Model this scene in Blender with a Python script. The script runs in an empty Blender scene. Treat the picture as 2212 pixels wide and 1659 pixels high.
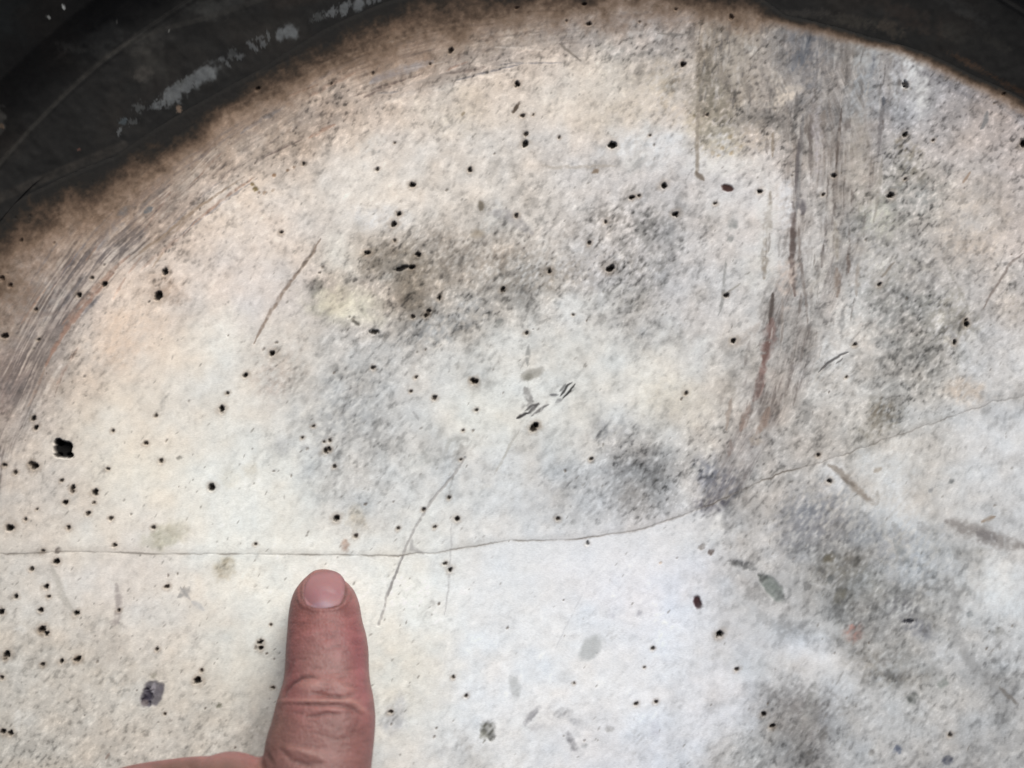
import bpy, math
import numpy as np
from mathutils import Vector

# ---------------------------------------------------------------- camera, sky, sun, exposure
S = 0.2 / 2212.0                      # one unit of the survey drawing below, in metres (0.09 mm)
CX, CY = 1106.0, 829.5                # middle of the survey drawing
CAM_H = 0.35                          # camera height above the stone
HU = CAM_H / S
scene = bpy.context.scene
C = scene.collection
cam_d = bpy.data.cameras.new('camera')
cam = bpy.data.objects.new('camera', cam_d)
C.objects.link(cam)
cam.location = (0, 0, CAM_H)
cam.rotation_euler = (0, 0, 0)
cam_d.sensor_width = 36.0
cam_d.lens = 36.0 * CAM_H / 0.2
cam_d.clip_start = 0.005
cam_d.clip_end = 50.0
cam_d.dof.use_dof = True
cam_d.dof.focus_distance = CAM_H
cam_d.dof.aperture_fstop = 9.0
scene.camera = cam

SUN_EL, SUN_AZ = math.radians(38), math.radians(20)     # azimuth from +Y towards +X
world = bpy.data.worlds.new('World')
scene.world = world
world.use_nodes = True
wn = world.node_tree.nodes
wl = world.node_tree.links
sky = wn.new('ShaderNodeTexSky')
sky.sky_type = 'NISHITA'
sky.sun_disc = False
sky.sun_elevation = SUN_EL
sky.sun_rotation = SUN_AZ
sky.air_density = 1.0
sky.dust_density = 4.0
sky.ozone_density = 1.0
wl.new(sky.outputs[0], wn['Background'].inputs[0])
wn['Background'].inputs[1].default_value = 0.036
sun_d = bpy.data.lights.new('sun', 'SUN')
sun_d.energy = 3.35
sun_d.angle = math.radians(42)
sun_d.color = (1.0, 0.985, 0.95)
sun = bpy.data.objects.new('sun', sun_d)
C.objects.link(sun)
dv = Vector((math.sin(SUN_AZ) * math.cos(SUN_EL), math.cos(SUN_AZ) * math.cos(SUN_EL), math.sin(SUN_EL)))
sun.rotation_euler = dv.to_track_quat('Z', 'Y').to_euler()
scene.view_settings.view_transform = 'Standard'
scene.view_settings.look = 'None'
scene.view_settings.exposure = 0.38
scene.view_settings.gamma = 1.0
scene.view_settings.use_curve_mapping = False
scene.cycles.max_bounces = 6

# ---------------------------------------------------------------- helpers
rng = np.random.default_rng(11)

def sstep(a, b, x):
    t = np.clip((x - a) / (b - a), 0, 1)
    return t * t * (3 - 2 * t)

class Noise:
    """seeded value noise on a wrapped random lattice"""
    def __init__(self, seed, n=512):
        self.n = n
        self.g = np.random.default_rng(seed).random((n, n), dtype=np.float32)
    def at(self, x, y):
        xi = np.floor(x); yi = np.floor(y)
        fx = (x - xi).astype(np.float32); fy = (y - yi).astype(np.float32)
        fx = fx * fx * (3 - 2 * fx); fy = fy * fy * (3 - 2 * fy)
        xi = xi.astype(np.int32) % self.n; yi = yi.astype(np.int32) % self.n
        x1 = (xi + 1) % self.n; y1 = (yi + 1) % self.n
        g = self.g
        a = g[yi, xi] * (1 - fx) + g[yi, x1] * fx
        b = g[y1, xi] * (1 - fx) + g[y1, x1] * fx
        return (a * (1 - fy) + b * fy) * 2 - 1
def fbm(x, y, size, octv, seed, rough=0.55, ang=0.0, stretch=1.0):
    """size in units; ang = direction of the long axis, stretch = elongation"""
    c, s = math.cos(ang), math.sin(ang)
    u = (x * c + y * s) / (size * stretch); v = (-x * s + y * c) / size
    out = 0; amp = 1.0; tot = 0
    for i in range(octv):
        out = out + amp * Noise(seed + i * 17).at(u * 2 ** i + 13.7 * i + 100, v * 2 ** i + 7.1 * i + 100)
        tot += amp; amp *= rough
    return out / tot

def lin(c):
    c = np.clip(c, 0, 1)
    return np.where(c <= 0.04045, c / 12.92, ((c + 0.055) / 1.055) ** 2.4)

def W(x, y, z=0.0):
    return ((x - CX) * S, (CY - y) * S, z * S)

def link_mesh(name, verts, faces, mat, parent=None, cols=None, smooth=True, attrs=None):
    me = bpy.data.meshes.new(name)
    verts = np.asarray(verts, dtype=np.float32); faces = np.asarray(faces, dtype=np.int32)
    me.vertices.add(len(verts)); me.vertices.foreach_set('co', verts.ravel())
    k = faces.shape[1]
    me.loops.add(faces.size); me.loops.foreach_set('vertex_index', faces.ravel())
    me.polygons.add(len(faces))
    me.polygons.foreach_set('loop_start', np.arange(0, faces.size, k, dtype=np.int32))
    me.update(calc_edges=True)
    me.validate()
    if smooth:
        me.polygons.foreach_set('use_smooth', np.ones(len(me.polygons), dtype=bool))
    if cols is not None and len(me.vertices) == len(cols):
        a = me.color_attributes.new('stain', 'FLOAT_COLOR', 'POINT')
        c4 = np.ones((len(cols), 4), dtype=np.float32); c4[:, :3] = cols
        a.data.foreach_set('color', c4.ravel())
    me.materials.append(mat)
    o = bpy.data.objects.new(name, me)
    C.objects.link(o)
    if parent: o.parent = parent
    return o

def thing(name, label, cat, loc=(0, 0, 0)):
    o = bpy.data.objects.new(name, None); C.objects.link(o)
    o.location = loc; o.empty_display_size = 0.01
    o['label'] = label; o['category'] = cat
    return o

def grid_faces(nr, nc, off=0, keep=None):
    i = np.arange(nr - 1)[:, None] * nc + np.arange(nc - 1)[None, :]
    f = np.stack([i + nc, i + nc + 1, i + 1, i], axis=-1) + off      # faces +Z when rows run down the drawing
    f = f.reshape(-1, 4)
    if keep is not None: f = f[keep.ravel()]
    return f

# ---------------------------------------------------------------- materials
def new_mat(name):
    m = bpy.data.materials.new(name); m.use_nodes = True
    nt = m.node_tree
    return m, nt, nt.nodes['Principled BSDF']
def N(nt, t, **kw):
    n = nt.nodes.new(t)
    for k, v in kw.items(): setattr(n, k, v)
    return n

def stone_material():
    m, nt, bs = new_mat('scorched_stone')
    at = N(nt, 'ShaderNodeAttribute', attribute_name='stain')
    tc = N(nt, 'ShaderNodeTexCoord')
    mp = N(nt, 'ShaderNodeMapping'); mp.inputs['Rotation'].default_value = (0, 0, math.radians(-48)); mp.inputs['Scale'].default_value = (1, 2.0, 1)
    nt.links.new(tc.outputs['Object'], mp.inputs[0])
    n1 = N(nt, 'ShaderNodeTexNoise'); n1.inputs['Scale'].default_value = 1900; n1.inputs['Detail'].default_value = 4; n1.inputs['Roughness'].default_value = 0.6
    nt.links.new(mp.outputs[0], n1.inputs['Vector'])
    mr = N(nt, 'ShaderNodeMapRange'); mr.inputs[1].default_value = 0.3; mr.inputs[2].default_value = 0.7; mr.inputs[3].default_value = 0.92; mr.inputs[4].default_value = 1.06
    nt.links.new(n1.outputs[0], mr.inputs[0])
    vm = N(nt, 'ShaderNodeVectorMath', operation='SCALE')
    nt.links.new(at.outputs['Color'], vm.inputs[0]); nt.links.new(mr.outputs[0], vm.inputs['Scale'])
    nt.links.new(vm.outputs[0], bs.inputs['Base Color'])
    bp = N(nt, 'ShaderNodeBump'); bp.inputs['Strength'].default_value = 0.22; bp.inputs['Distance'].default_value = 0.00012
    nt.links.new(n1.outputs[0], bp.inputs['Height']); nt.links.new(bp.outputs[0], bs.inputs['Normal'])
    bs.inputs['Roughness'].default_value = 0.82
    bs.inputs['Specular IOR Level'].default_value = 0.25
    return m

def metal_material():
    m, nt, bs = new_mat('sooty_metal')
    at = N(nt, 'ShaderNodeAttribute', attribute_name='stain')
    tc = N(nt, 'ShaderNodeTexCoord')
    n1 = N(nt, 'ShaderNodeTexNoise'); n1.inputs['Scale'].default_value = 700; n1.inputs['Detail'].default_value = 5
    nt.links.new(tc.outputs['Object'], n1.inputs['Vector'])
    mr = N(nt, 'ShaderNodeMapRange'); mr.inputs[1].default_value = 0.3; mr.inputs[2].default_value = 0.7; mr.inputs[3].default_value = 0.8; mr.inputs[4].default_value = 1.2
    nt.links.new(n1.outputs[0], mr.inputs[0])
    vm = N(nt, 'ShaderNodeVectorMath', operation='SCALE')
    nt.links.new(at.outputs['Color'], vm.inputs[0]); nt.links.new(mr.outputs[0], vm.inputs['Scale'])
    nt.links.new(vm.outputs[0], bs.inputs['Base Color'])
    bp = N(nt, 'ShaderNodeBump'); bp.inputs['Strength'].default_value = 0.25; bp.inputs['Distance'].default_value = 0.0002
    nt.links.new(n1.outputs[0], bp.inputs['Height']); nt.links.new(bp.outputs[0], bs.inputs['Normal'])
    bs.inputs['Roughness'].default_value = 0.75
    bs.inputs['Specular IOR Level'].default_value = 0.2
    return m

def skin_material():
    m, nt, bs = new_mat('skin')
    at = N(nt, 'ShaderNodeAttribute', attribute_name='stain')
    tc = N(nt, 'ShaderNodeTexCoord')
    n2 = N(nt, 'ShaderNodeTexNoise'); n2.inputs['Scale'].default_value = 420; n2.inputs['Detail'].default_value = 4
    nt.links.new(tc.outputs['Object'], n2.inputs['Vector'])
    mr = N(nt, 'ShaderNodeMapRange'); mr.inputs[1].default_value = 0.3; mr.inputs[2].default_value = 0.7; mr.inputs[3].default_value = 0.9; mr.inputs[4].default_value = 1.1
    nt.links.new(n2.outputs[0], mr.inputs[0])
    vm = N(nt, 'ShaderNodeVectorMath', operation='SCALE')
    nt.links.new(at.outputs['Color'], vm.inputs[0]); nt.links.new(mr.outputs[0], vm.inputs['Scale'])
    nt.links.new(vm.outputs[0], bs.inputs['Base Color'])
    vo = N(nt, 'ShaderNodeTexVoronoi'); vo.inputs['Scale'].default_value = 1700
    nt.links.new(tc.outputs['Object'], vo.inputs['Vector'])
    n3 = N(nt, 'ShaderNodeTexNoise'); n3.inputs['Scale'].default_value = 900; n3.inputs['Detail'].default_value = 3
    nt.links.new(tc.outputs['Object'], n3.inputs['Vector'])
    ad = N(nt, 'ShaderNodeMath', operation='ADD')
    nt.links.new(vo.outputs['Distance'], ad.inputs[0]); nt.links.new(n3.outputs[0], ad.inputs[1])
    bp = N(nt, 'ShaderNodeBump'); bp.inputs['Strength'].default_value = 0.5; bp.inputs['Distance'].default_value = 0.00014
    nt.links.new(ad.outputs[0], bp.inputs['Height']); nt.links.new(bp.outputs[0], bs.inputs['Normal'])
    bs.inputs['Roughness'].default_value = 0.5
    bs.inputs['Specular IOR Level'].default_value = 0.3
    bs.inputs['Subsurface Weight'].default_value = 0.35
    bs.inputs['Subsurface Radius'].default_value = (1.0, 0.35, 0.2)
    bs.inputs['Subsurface Scale'].default_value = 0.0012
    return m

def nail_material():
    m, nt, bs = new_mat('nail')
    at = N(nt, 'ShaderNodeAttribute', attribute_name='stain')
    nt.links.new(at.outputs['Color'], bs.inputs['Base Color'])
    tc = N(nt, 'ShaderNodeTexCoord')
    mp = N(nt, 'ShaderNodeMapping'); mp.inputs['Scale'].default_value = (1, 0.06, 0.06)
    nt.links.new(tc.outputs['Object'], mp.inputs[0])
    n1 = N(nt, 'ShaderNodeTexNoise'); n1.inputs['Scale'].default_value = 1500
    nt.links.new(mp.outputs[0], n1.inputs['Vector'])
    bp = N(nt, 'ShaderNodeBump'); bp.inputs['Strength'].default_value = 0.12; bp.inputs['Distance'].default_value = 0.0001
    nt.links.new(n1.outputs[0], bp.inputs['Height']); nt.links.new(bp.outputs[0], bs.inputs['Normal'])
    bs.inputs['Roughness'].default_value = 0.45
    bs.inputs['Specular IOR Level'].default_value = 0.3
    bs.inputs['Subsurface Weight'].default_value = 0.2
    bs.inputs['Subsurface Scale'].default_value = 0.001
    return m

M_STONE, M_METAL, M_SKIN, M_NAIL = stone_material(), metal_material(), skin_material(), nail_material()

# ---------------------------------------------------------------- the stone: survey of its stains, pores, scratches and cracks
DX, DY = 1290.0, 1440.0               # middle of the round stone
edge_pts = [(-80, 500, 0), (0, 450, 0), (100, 400, 0), (250, 335, 0), (450, 210, 0), (560, 150, 0), (700, 62, 0), (830, 4, 0), (1290, -60, 0), (1640, -8, 0),
            (1700, 32, 0), (1880, 78, 0), (2000, 112, 0), (2100, 160, 0), (2212, 212, 0)]
eth, er = [], []
for x, y, r in edge_pts:
    eth.append(math.atan2(x - DX, DY - y)); er.append(r if r else math.hypot(x - DX, y - DY))
eth = np.array([-math.pi, -1.3] + eth + [1.2, math.pi]); er = np.array([1560.0, 1600.0] + er + [1530.0, 1530.0])
def edge_r(x, y):
    th = np.arctan2(x - DX, DY - y)
    return np.interp(th, eth, er)

PX0, PX1, PY0, PY1 = -60, 2272, -90, 1720
YY, XX = np.mgrid[PY0:PY1, PX0:PX1].astype(np.float32)
base_x = np.array([0, 277, 553, 830, 1106, 1383, 1659, 1936, 2212.])
base_y = np.array([0, 207, 415, 622, 830, 1037, 1244, 1452, 1659.])
base = np.array([
 [(140,116,96),(140,116,96),(150,128,108),(150,128,110),(168,154,142),(176,168,162),(150,140,132),(158,154,150),(170,160,152)],
 [(135,112,92),(140,116,96),(160,140,122),(202,188,174),(214,203,190),(208,200,190),(176,167,158),(168,167,168),(184,172,164)],
 [(132,108,88),(172,150,132),(217,203,188),(220,213,202),(207,200,190),(204,200,196),(208,204,200),(190,184,176),(200,190,182)],
 [(160,144,134),(218,202,186),(216,207,198),(182,172,160),(192,187,178),(192,190,188),(204,200,194),(188,184,178),(196,190,184)],
 [(166,152,142),(222,212,198),(216,212,204),(202,201,198),(215,215,210),(214,213,208),(196,189,181),(184,182,178),(200,199,198)],
 [(196,186,176),(224,218,205),(224,224,217),(203,204,202),(210,212,212),(182,182,182),(184,180,176),(192,188,182),(206,207,208)],
 [(206,199,189),(217,210,202),(228,227,218),(230,231,224),(219,222,224),(220,222,228),(184,184,184),(178,178,176),(196,196,196)],
 [(192,186,176),(202,197,187),(214,212,202),(214,214,206),(222,225,228),(218,222,228),(202,205,210),(172,172,170),(180,181,182)],
 [(182,175,164),(186,180,170),(196,193,185),(210,209,204),(219,220,220),(214,217,224),(176,175,173),(178,178,178),(168,168,168)]], dtype=np.float32) / 255  # stone tones; the lower left also carries some of the hand's shade
gm = base.mean(-1, keepdims=True)
base = gm + (base - gm) * np.linspace(1.0, 0.8, 9)[:, None, None].astype(np.float32)
base[:4, :, 2] *= 1.01
def grid_at(G, x, y):
    fx = np.interp(x, base_x, np.arange(9)); fy = np.interp(y, base_y, np.arange(9))
    xi = np.minimum(fx.astype(int), 7); yi = np.minimum(fy.astype(int), 7)
    u = fx - xi; v = fy - yi
    return ((G[yi, xi] * (1 - u) + G[yi, xi + 1] * u) * (1 - v) + (G[yi + 1, xi] * (1 - u) + G[yi + 1, xi + 1] * u) * v).astype(np.float32)
DIRT = np.array([[.5,.5,.6,.5,.6,.6,.8,.5,.5],[.5,.5,.5,.3,.35,.35,.8,.5,.3],[.4,.4,.3,.25,.5,.5,.4,.7,.4],[.7,.25,.3,.9,.9,.9,.4,.8,.6],[.5,.12,.35,.4,.3,.25,.6,.8,.5],
 [.3,.08,.12,.5,.3,.9,.6,.4,.4],[.2,.15,.05,.05,.08,.06,.7,.9,.5],[.25,.3,.1,.1,.06,.06,.3,1.,.7],[.35,.4,.35,.25,.2,.12,.9,.6,.6]])
def base_at(x, y):
    fx = np.interp(x, base_x, np.arange(9)); fy = np.interp(y, base_y, np.arange(9))
    xi = np.minimum(fx.astype(int), 7); yi = np.minimum(fy.astype(int), 7)
    u = fx - xi; v = fy - yi
    u = (u * u * (3 - 2 * u))[..., None]; v = (v * v * (3 - 2 * v))[..., None]
    return ((base[yi, xi] * (1 - u) + base[yi, xi + 1] * u) * (1 - v) + (base[yi + 1, xi] * (1 - u) + base[yi + 1, xi + 1] * u) * v).astype(np.float32)
wx = fbm(XX, YY, 150, 4, 3) * 90; wy = fbm(XX, YY, 150, 4, 4) * 90
IMG = base_at(XX + wx, YY + wy)
DRT = grid_at(DIRT, XX + wx, YY + wy)
GRN = np.clip(np.maximum(DRT, 0.75 * (1 - sstep(520, 900, YY))), 0.22, 1)
HGT = np.zeros_like(XX)
GA = math.radians(-48)                # the grain of the trowelled face runs up to the right
def clampwin(x0, x1, y0, y1):
    return (max(int(x0) - PX0, 0), min(int(x1) - PX0 + 1, IMG.shape[1]), max(int(y0) - PY0, 0), min(int(y1) - PY0 + 1, IMG.shape[0]))
_w = [Noise(70 + i) for i in range(3)]
def blend(sl, col, a):
    c = np.array(col, dtype=np.float32) / 255
    IMG[sl] = IMG[sl] * (1 - a[..., None]) + c * a[..., None]
def stain(x, y, a, b=None, ang=0, col=(90, 85, 80), al=0.5, soft=0.8, rough=0.35, mottled=0.0, depth=0.0):
    """a soft or hard-edged mark with a ragged outline; ang in degrees, up to the right positive"""
    b = b or a
    R = max(a, b) * (1.6 + soft)
    x0, x1, y0, y1 = clampwin(x - R, x + R, y - R, y + R)
    if x1 <= x0 or y1 <= y0: return
    sl = (slice(y0, y1), slice(x0, x1))
    px, py = XX[sl] - x, YY[sl] - y
    t = math.radians(-ang); c, s = math.cos(t), math.sin(t)
    u = (px * c + py * s) / a; v = (-px * s + py * c) / b
    d = np.sqrt(u * u + v * v)
    m = max(min(a, b) * 0.9, 2.5)
    d = d + rough * (_w[0].at(XX[sl] / m + x, YY[sl] / m + y) * 0.6 + _w[1].at(XX[sl] / m * 2.3, YY[sl] / m * 2.3) * 0.4)
    k = 1 - sstep(1 - soft, 1 + soft * 0.9, d)
    if mottled:
        k = k * np.clip(1 - mottled * 0.5 + mottled * 1.4 * _w[2].at((XX[sl] * 0.67 - YY[sl] * 0.74) / 9, (XX[sl] * 0.74 + YY[sl] * 0.67) / 5), 0, 1.6)
    blend(sl, col, np.clip(k * al, 0, 1))
    if depth: HGT[sl] -= depth * np.clip(k, 0, 1)
def stroke(pts, w, col, al=0.5, taper=True, rough=0.28, depth=0.0, breaks=0.0, soft=0.6):
    """a scratch or hairline along a polyline"""
    pts = np.array(pts, dtype=np.float32)
    seg = np.hypot(*(pts[1:] - pts[:-1]).T); cum = np.r_[0, np.cumsum(seg)]
    Rr = w * 3 + 4
    x0, x1, y0, y1 = clampwin(pts[:, 0].min() - Rr, pts[:, 0].max() + Rr, pts[:, 1].min() - Rr, pts[:, 1].max() + Rr)
    if x1 <= x0 or y1 <= y0: return
    sl = (slice(y0, y1), slice(x0, x1))
    px, py = XX[sl] + fbm(XX[sl], YY[sl], 14, 2, 91) * 2.0, YY[sl] + fbm(XX[sl], YY[sl], 14, 2, 92) * 2.0
    best = np.full(px.shape, 1e9, dtype=np.float32); tt = np.zeros_like(best)
    for i in range(len(seg)):
        ax, ay = pts[i]; bx, by = pts[i + 1]
        L2 = max(seg[i] ** 2, 1e-6)
        t = np.clip(((px - ax) * (bx - ax) + (py - ay) * (by - ay)) / L2, 0, 1)
        d = np.hypot(px - (ax + t * (bx - ax)), py - (ay + t * (by - ay)))
        mk = d < best
        best = np.where(mk, d, best); tt = np.where(mk, (cum[i] + t * seg[i]) / cum[-1], tt)
    ww = w * (np.sqrt(np.clip(np.sin(np.pi * (0.03 + 0.94 * tt)), 0, 1)) if taper else 1.0)
    ww = ww * (1 + rough * _w[0].at(XX[sl] / 6, YY[sl] / 6))
    k = 1 - sstep(1 - soft, 1 + soft, best / np.maximum(ww, 0.3))
    if breaks: k = k * np.clip(1 - breaks + breaks * 2 * (_w[2].at(XX[sl] / 7, YY[sl] / 7) + 0.5), 0, 1)
    blend(sl, col, np.clip(k * al, 0, 1))
    if depth: HGT[sl] -= depth * np.clip(k, 0, 1)

# ---- broad stains
for a in [
 (885,640,34,42,20,(112,101,88),.85,.7,.5,.2), (865,575,75,38,-10,(128,118,104),.6,.9,.5,.5), (690,652,20,36,15,(140,136,130),.6,.8,.5,.5),
 (690,620,12,18,10,(130,126,118),.5,.8,.5,.5), (1390,490,42,34,0,(120,118,116),.55,.9,.6,.9), (1370,600,60,100,0,(165,164,163),.5,.9,.5,.8),
 (1150,590,95,40,-12,(150,142,132),.5,.9,.6,.8), (1010,560,120,50,-20,(155,146,136),.4,.9,.6,.8), (1390,1030,64,60,-30,(135,134,133),.7,.9,.5,.6),
 (1330,940,50,40,0,(165,166,168),.5,.9,.5,.6), (1240,1080,120,60,10,(180,182,184),.5,.9,.5,.4), (1450,1060,60,40,0,(160,160,160),.4,.9,.5,.5),
 (1545,1045,42,52,25,(118,120,128),.75,.8,.6,.7), (1530,1090,36,16,15,(95,94,102),.6,.8,.7,.8), (760,960,70,90,-20,(180,180,178),.5,.9,.5,.7), (690,1000,50,60,0,(190,190,188),.4,.9,.5,.7),
 (780,840,70,60,10,(172,172,170),.5,.9,.5,.8), (960,700,90,40,20,(165,166,166),.5,.9,.6,.9), (1905,885,30,34,60,(122,115,104),.65,.9,.6,.7),
 (1890,930,52,30,30,(140,135,126),.5,.9,.6,.7), (1985,790,60,60,-30,(140,138,134),.55,.9,.6,.9), (1930,700,110,60,-35,(148,148,146),.5,.9,.6,.9),
 (1960,660,90,36,-10,(140,140,138),.5,.9,.6,.9), (2050,690,60,60,0,(160,154,142),.4,.9,.6,.9), (1770,1120,70,60,30,(140,141,144),.6,.9,.6,.9), (1800,1200,60,50,-30,(138,136,130),.6,.9,.6,.9),
 (1840,1290,60,60,0,(142,142,138),.55,.9,.6,.9), (1930,1220,60,60,0,(160,164,168),.4,.9,.6,.9), (1725,1560,70,110,20,(142,142,143),.7,.9,.6,.4), (1740,1600,44,60,10,(120,118,117),.5,.9,.6,.4),
 (1660,1640,60,40,0,(160,160,160),.4,.9,.5,.7), (1910,1430,90,60,-20,(152,150,146),.5,.9,.6,.9), (1990,1180,120,50,-30,(165,168,172),.4,.9,.6,.9),
 (1905,590,60,90,10,(170,166,160),.45,.9,.6,.9), (1900,450,100,110,0,(162,158,150),.45,.9,.6,.9), (1980,430,60,60,0,(150,149,146),.45,.9,.6,.9),
 (1960,350,26,45,15,(132,126,116),.5,.9,.7,.9), (2180,640,40,50,0,(165,160,154),.5,.9,.6,.7), (60,660,70,55,20,(138,137,136),.55,.9,.5,.6), (20,760,50,60,0,(145,138,132),.5,.9,.5,.6),
 (20,820,36,70,-15,(140,120,112),.5,.9,.5,.4), (270,730,120,60,40,(218,196,176),.5,.9,.5,.3), (360,620,40,30,0,(168,150,136),.55,.9,.6,.5), (240,500,90,50,35,(175,162,150),.4,.9,.5,.6),
 (600,800,60,70,0,(196,188,180),.5,.9,.5,.5), (590,820,36,26,0,(186,174,164),.4,.9,.6,.7), (1730,230,90,50,0,(170,168,168),.4,.9,.6,.6), (1440,180,30,60,0,(188,172,152),.5,.9,.6,.7),
 (1550,205,50,50,0,(146,140,130),.6,.9,.6,.8), (1570,150,70,110,0,(166,157,146),.6,.8,.3,.5), (1545,300,60,50,0,(200,188,166),.5,.9,.6,.6), (1660,280,60,30,20,(176,164,150),.5,.9,.6,.6),
 (1620,60,110,50,0,(150,140,130),.5,.9,.4,.5), (1240,60,120,30,5,(160,154,150),.5,.9,.5,.7), (1060,60,150,50,5,(150,138,126),.4,.9,.5,.7), (1330,200,120,90,0,(212,203,188),.4,.9,.5,.4),
 (1700,150,60,120,0,(150,148,148),.5,.9,.4,.4), (350,1160,36,24,20,(186,182,166),.7,.6,.5,.2), (385,1150,22,24,0,(188,183,168),.6,.6,.5,.2), (487,1230,20,24,-20,(178,170,152),.75,.6,.5,.3),
 (770,1120,18,26,0,(196,190,178),.6,.7,.5,.2), (745,1180,9,12,0,(170,150,138),.7,.7,.5,.3), (847,1556,26,30,0,(176,178,180),.7,.8,.4,.2), (1020,1645,44,30,0,(190,190,188),.6,.8,.4,.2),
 (865,1520,16,20,0,(190,192,194),.5,.8,.4,.2), (610,960,20,20,0,(198,198,196),.6,.8,.4,.2), (910,1000,36,24,20,(190,192,190),.5,.8,.4,.4), (500,1030,26,22,0,(205,198,182),.6,.8,.5,.3),
 (540,1020,16,16,0,(200,192,176),.6,.8,.5,.3), (2090,850,40,30,-20,(200,186,172),.6,.8,.5,.4), (2120,1190,14,8,0,(150,149,146),.6,.8,.5,.4),
 (1545,1160,110,26,5,(206,205,204),.6,.9,.5,.5), (340,1330,150,90,0,(208,203,196),.4,.9,.5,.4), (250,1440,40,90,10,(184,176,164),.4,.9,.5,.5), (225,1400,60,40,-40,(190,186,180),.5,.9,.5,.4),
]:
    a = list(a); a[6] = min(a[6] * 1.3, 0.95); a[9] = a[9] * 0.8; a[7] = a[7] * 0.85
    stain(*a)
for a in [(900,610,120,60,-15,(150,143,134),.45,.95,.6,.6),(850,560,80,40,0,(120,112,102),.35,.9,.6,.6),(1380,500,110,70,0,(150,148,146),.4,.95,.6,.8),(1140,540,190,60,-6,(160,152,144),.38,.95,.6,.7),
          (1370,1040,110,80,-20,(150,149,149),.45,.95,.6,.5),(1310,470,50,30,10,(130,126,122),.45,.8,.6,.9),(755,900,80,110,-10,(168,167,166),.4,.95,.6,.7),(1960,1330,70,50,-20,(130,130,130),.4,.9,.6,.7),
          (1760,1140,110,80,10,(150,150,151),.35,.95,.6,.7),(1740,1560,90,100,20,(126,125,125),.4,.9,.7,.3),(1950,700,140,70,-30,(146,144,140),.4,.9,.6,.8)]: stain(*a)
# ---- pale, cleaner patches
for a in [
 (1400,320,95,42,3,(224,224,224),.8,.8,.6,.3), (1560,360,70,22,3,(226,224,220),.7,.8,.6,.3), (745,660,70,34,-15,(226,220,200),.85,.7,.5,.2), (735,560,40,44,10,(228,224,214),.6,.8,.5,.2),
 (820,470,50,26,0,(222,222,222),.6,.8,.5,.3), (1240,670,34,34,0,(222,222,220),.7,.5,.4,.1), (1290,650,90,30,0,(212,211,206),.5,.8,.5,.3), (470,740,60,50,40,(230,228,220),.6,.8,.5,.2),
 (520,1060,120,70,0,(230,230,224),.55,.8,.5,.1), (1660,430,50,42,-40,(226,226,226),.75,.8,.6,.3), (1650,580,40,60,0,(216,214,208),.5,.8,.6,.4), (1800,1030,30,30,-40,(222,222,222),.8,.6,.5,.2),
 (1850,1080,60,26,-38,(216,218,218),.7,.8,.5,.2), (1920,1000,60,50,0,(218,220,220),.6,.8,.5,.3), (1950,1090,60,50,-30,(218,220,221),.6,.8,.5,.3), (1490,1050,30,26,0,(216,216,216),.6,.8,.6,.4),
 (2140,940,90,60,20,(210,211,212),.6,.8,.5,.3), (2140,1230,70,60,0,(218,220,220),.7,.8,.5,.3), (2170,1290,70,80,0,(212,216,218),.6,.8,.5,.3), (1720,1420,80,36,-5,(220,221,224),.7,.8,.5,.3),
 (1790,1460,70,46,-20,(214,217,220),.6,.8,.5,.3), (1560,1510,90,80,40,(218,219,224),.6,.8,.5,.2), (1140,1380,200,90,-20,(224,227,229),.5,.9,.4,.1), (1380,1250,150,80,0,(222,223,230),.5,.9,.4,.1),
 (1760,600,30,40,0,(212,206,196),.5,.8,.6,.4), (1900,470,34,40,0,(214,212,198),.7,.8,.6,.4), (1880,560,30,30,0,(216,210,202),.6,.8,.6,.4), (1560,450,60,40,0,(214,212,210),.6,.8,.6,.4),
 (1440,860,80,60,-30,(220,214,200),.5,.9,.5,.2), (1080,800,100,70,0,(222,222,218),.5,.9,.4,.2), (1030,900,80,60,0,(224,225,219),.6,.9,.4,.1), (1830,700,60,60,0,(214,213,210),.6,.8,.6,.5),
 (1800,800,80,60,-10,(208,207,205),.5,.8,.6,.5), (1965,120,14,60,0,(214,214,214),.5,.8,.5,.4), (1990,200,34,60,0,(204,203,202),.5,.8,.5,.4), (1880,200,30,60,0,(190,192,194),.5,.8,.5,.4),
 (980,240,90,50,10,(224,212,196),.6,.8,.6,.3), (1250,210,80,60,0,(224,216,206),.7,.8,.6,.3), (1700,190,50,20,30,(216,202,188),.6,.8,.7,.5), (2100,500,90,70,30,(208,197,186),.6,.8,.6,.4),
 (500,450,90,60,40,(222,206,190),.5,.8,.5,.3), (560,330,80,36,30,(198,184,170),.5,.8,.5,.4), (420,350,60,22,32,(196,188,178),.5,.8,.6,.4), (1960,1550,80,60,0,(196,197,198),.5,.8,.5,.4),
 (2120,1560,80,60,0,(192,192,192),.5,.8,.5,.4), (2020,1420,60,30,-40,(200,200,200),.5,.8,.5,.4), (640,270,60,16,22,(206,192,180),.4,.8,.6,.5),
 (1170,12,50,10,3,(188,180,172),.6,.8,.8,.7), (1330,28,60,9,3,(196,190,182),.6,.8,.8,.7), (1430,75,70,9,2,(200,196,192),.6,.8,.7,.6),
]:
    stain(*a)

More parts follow.
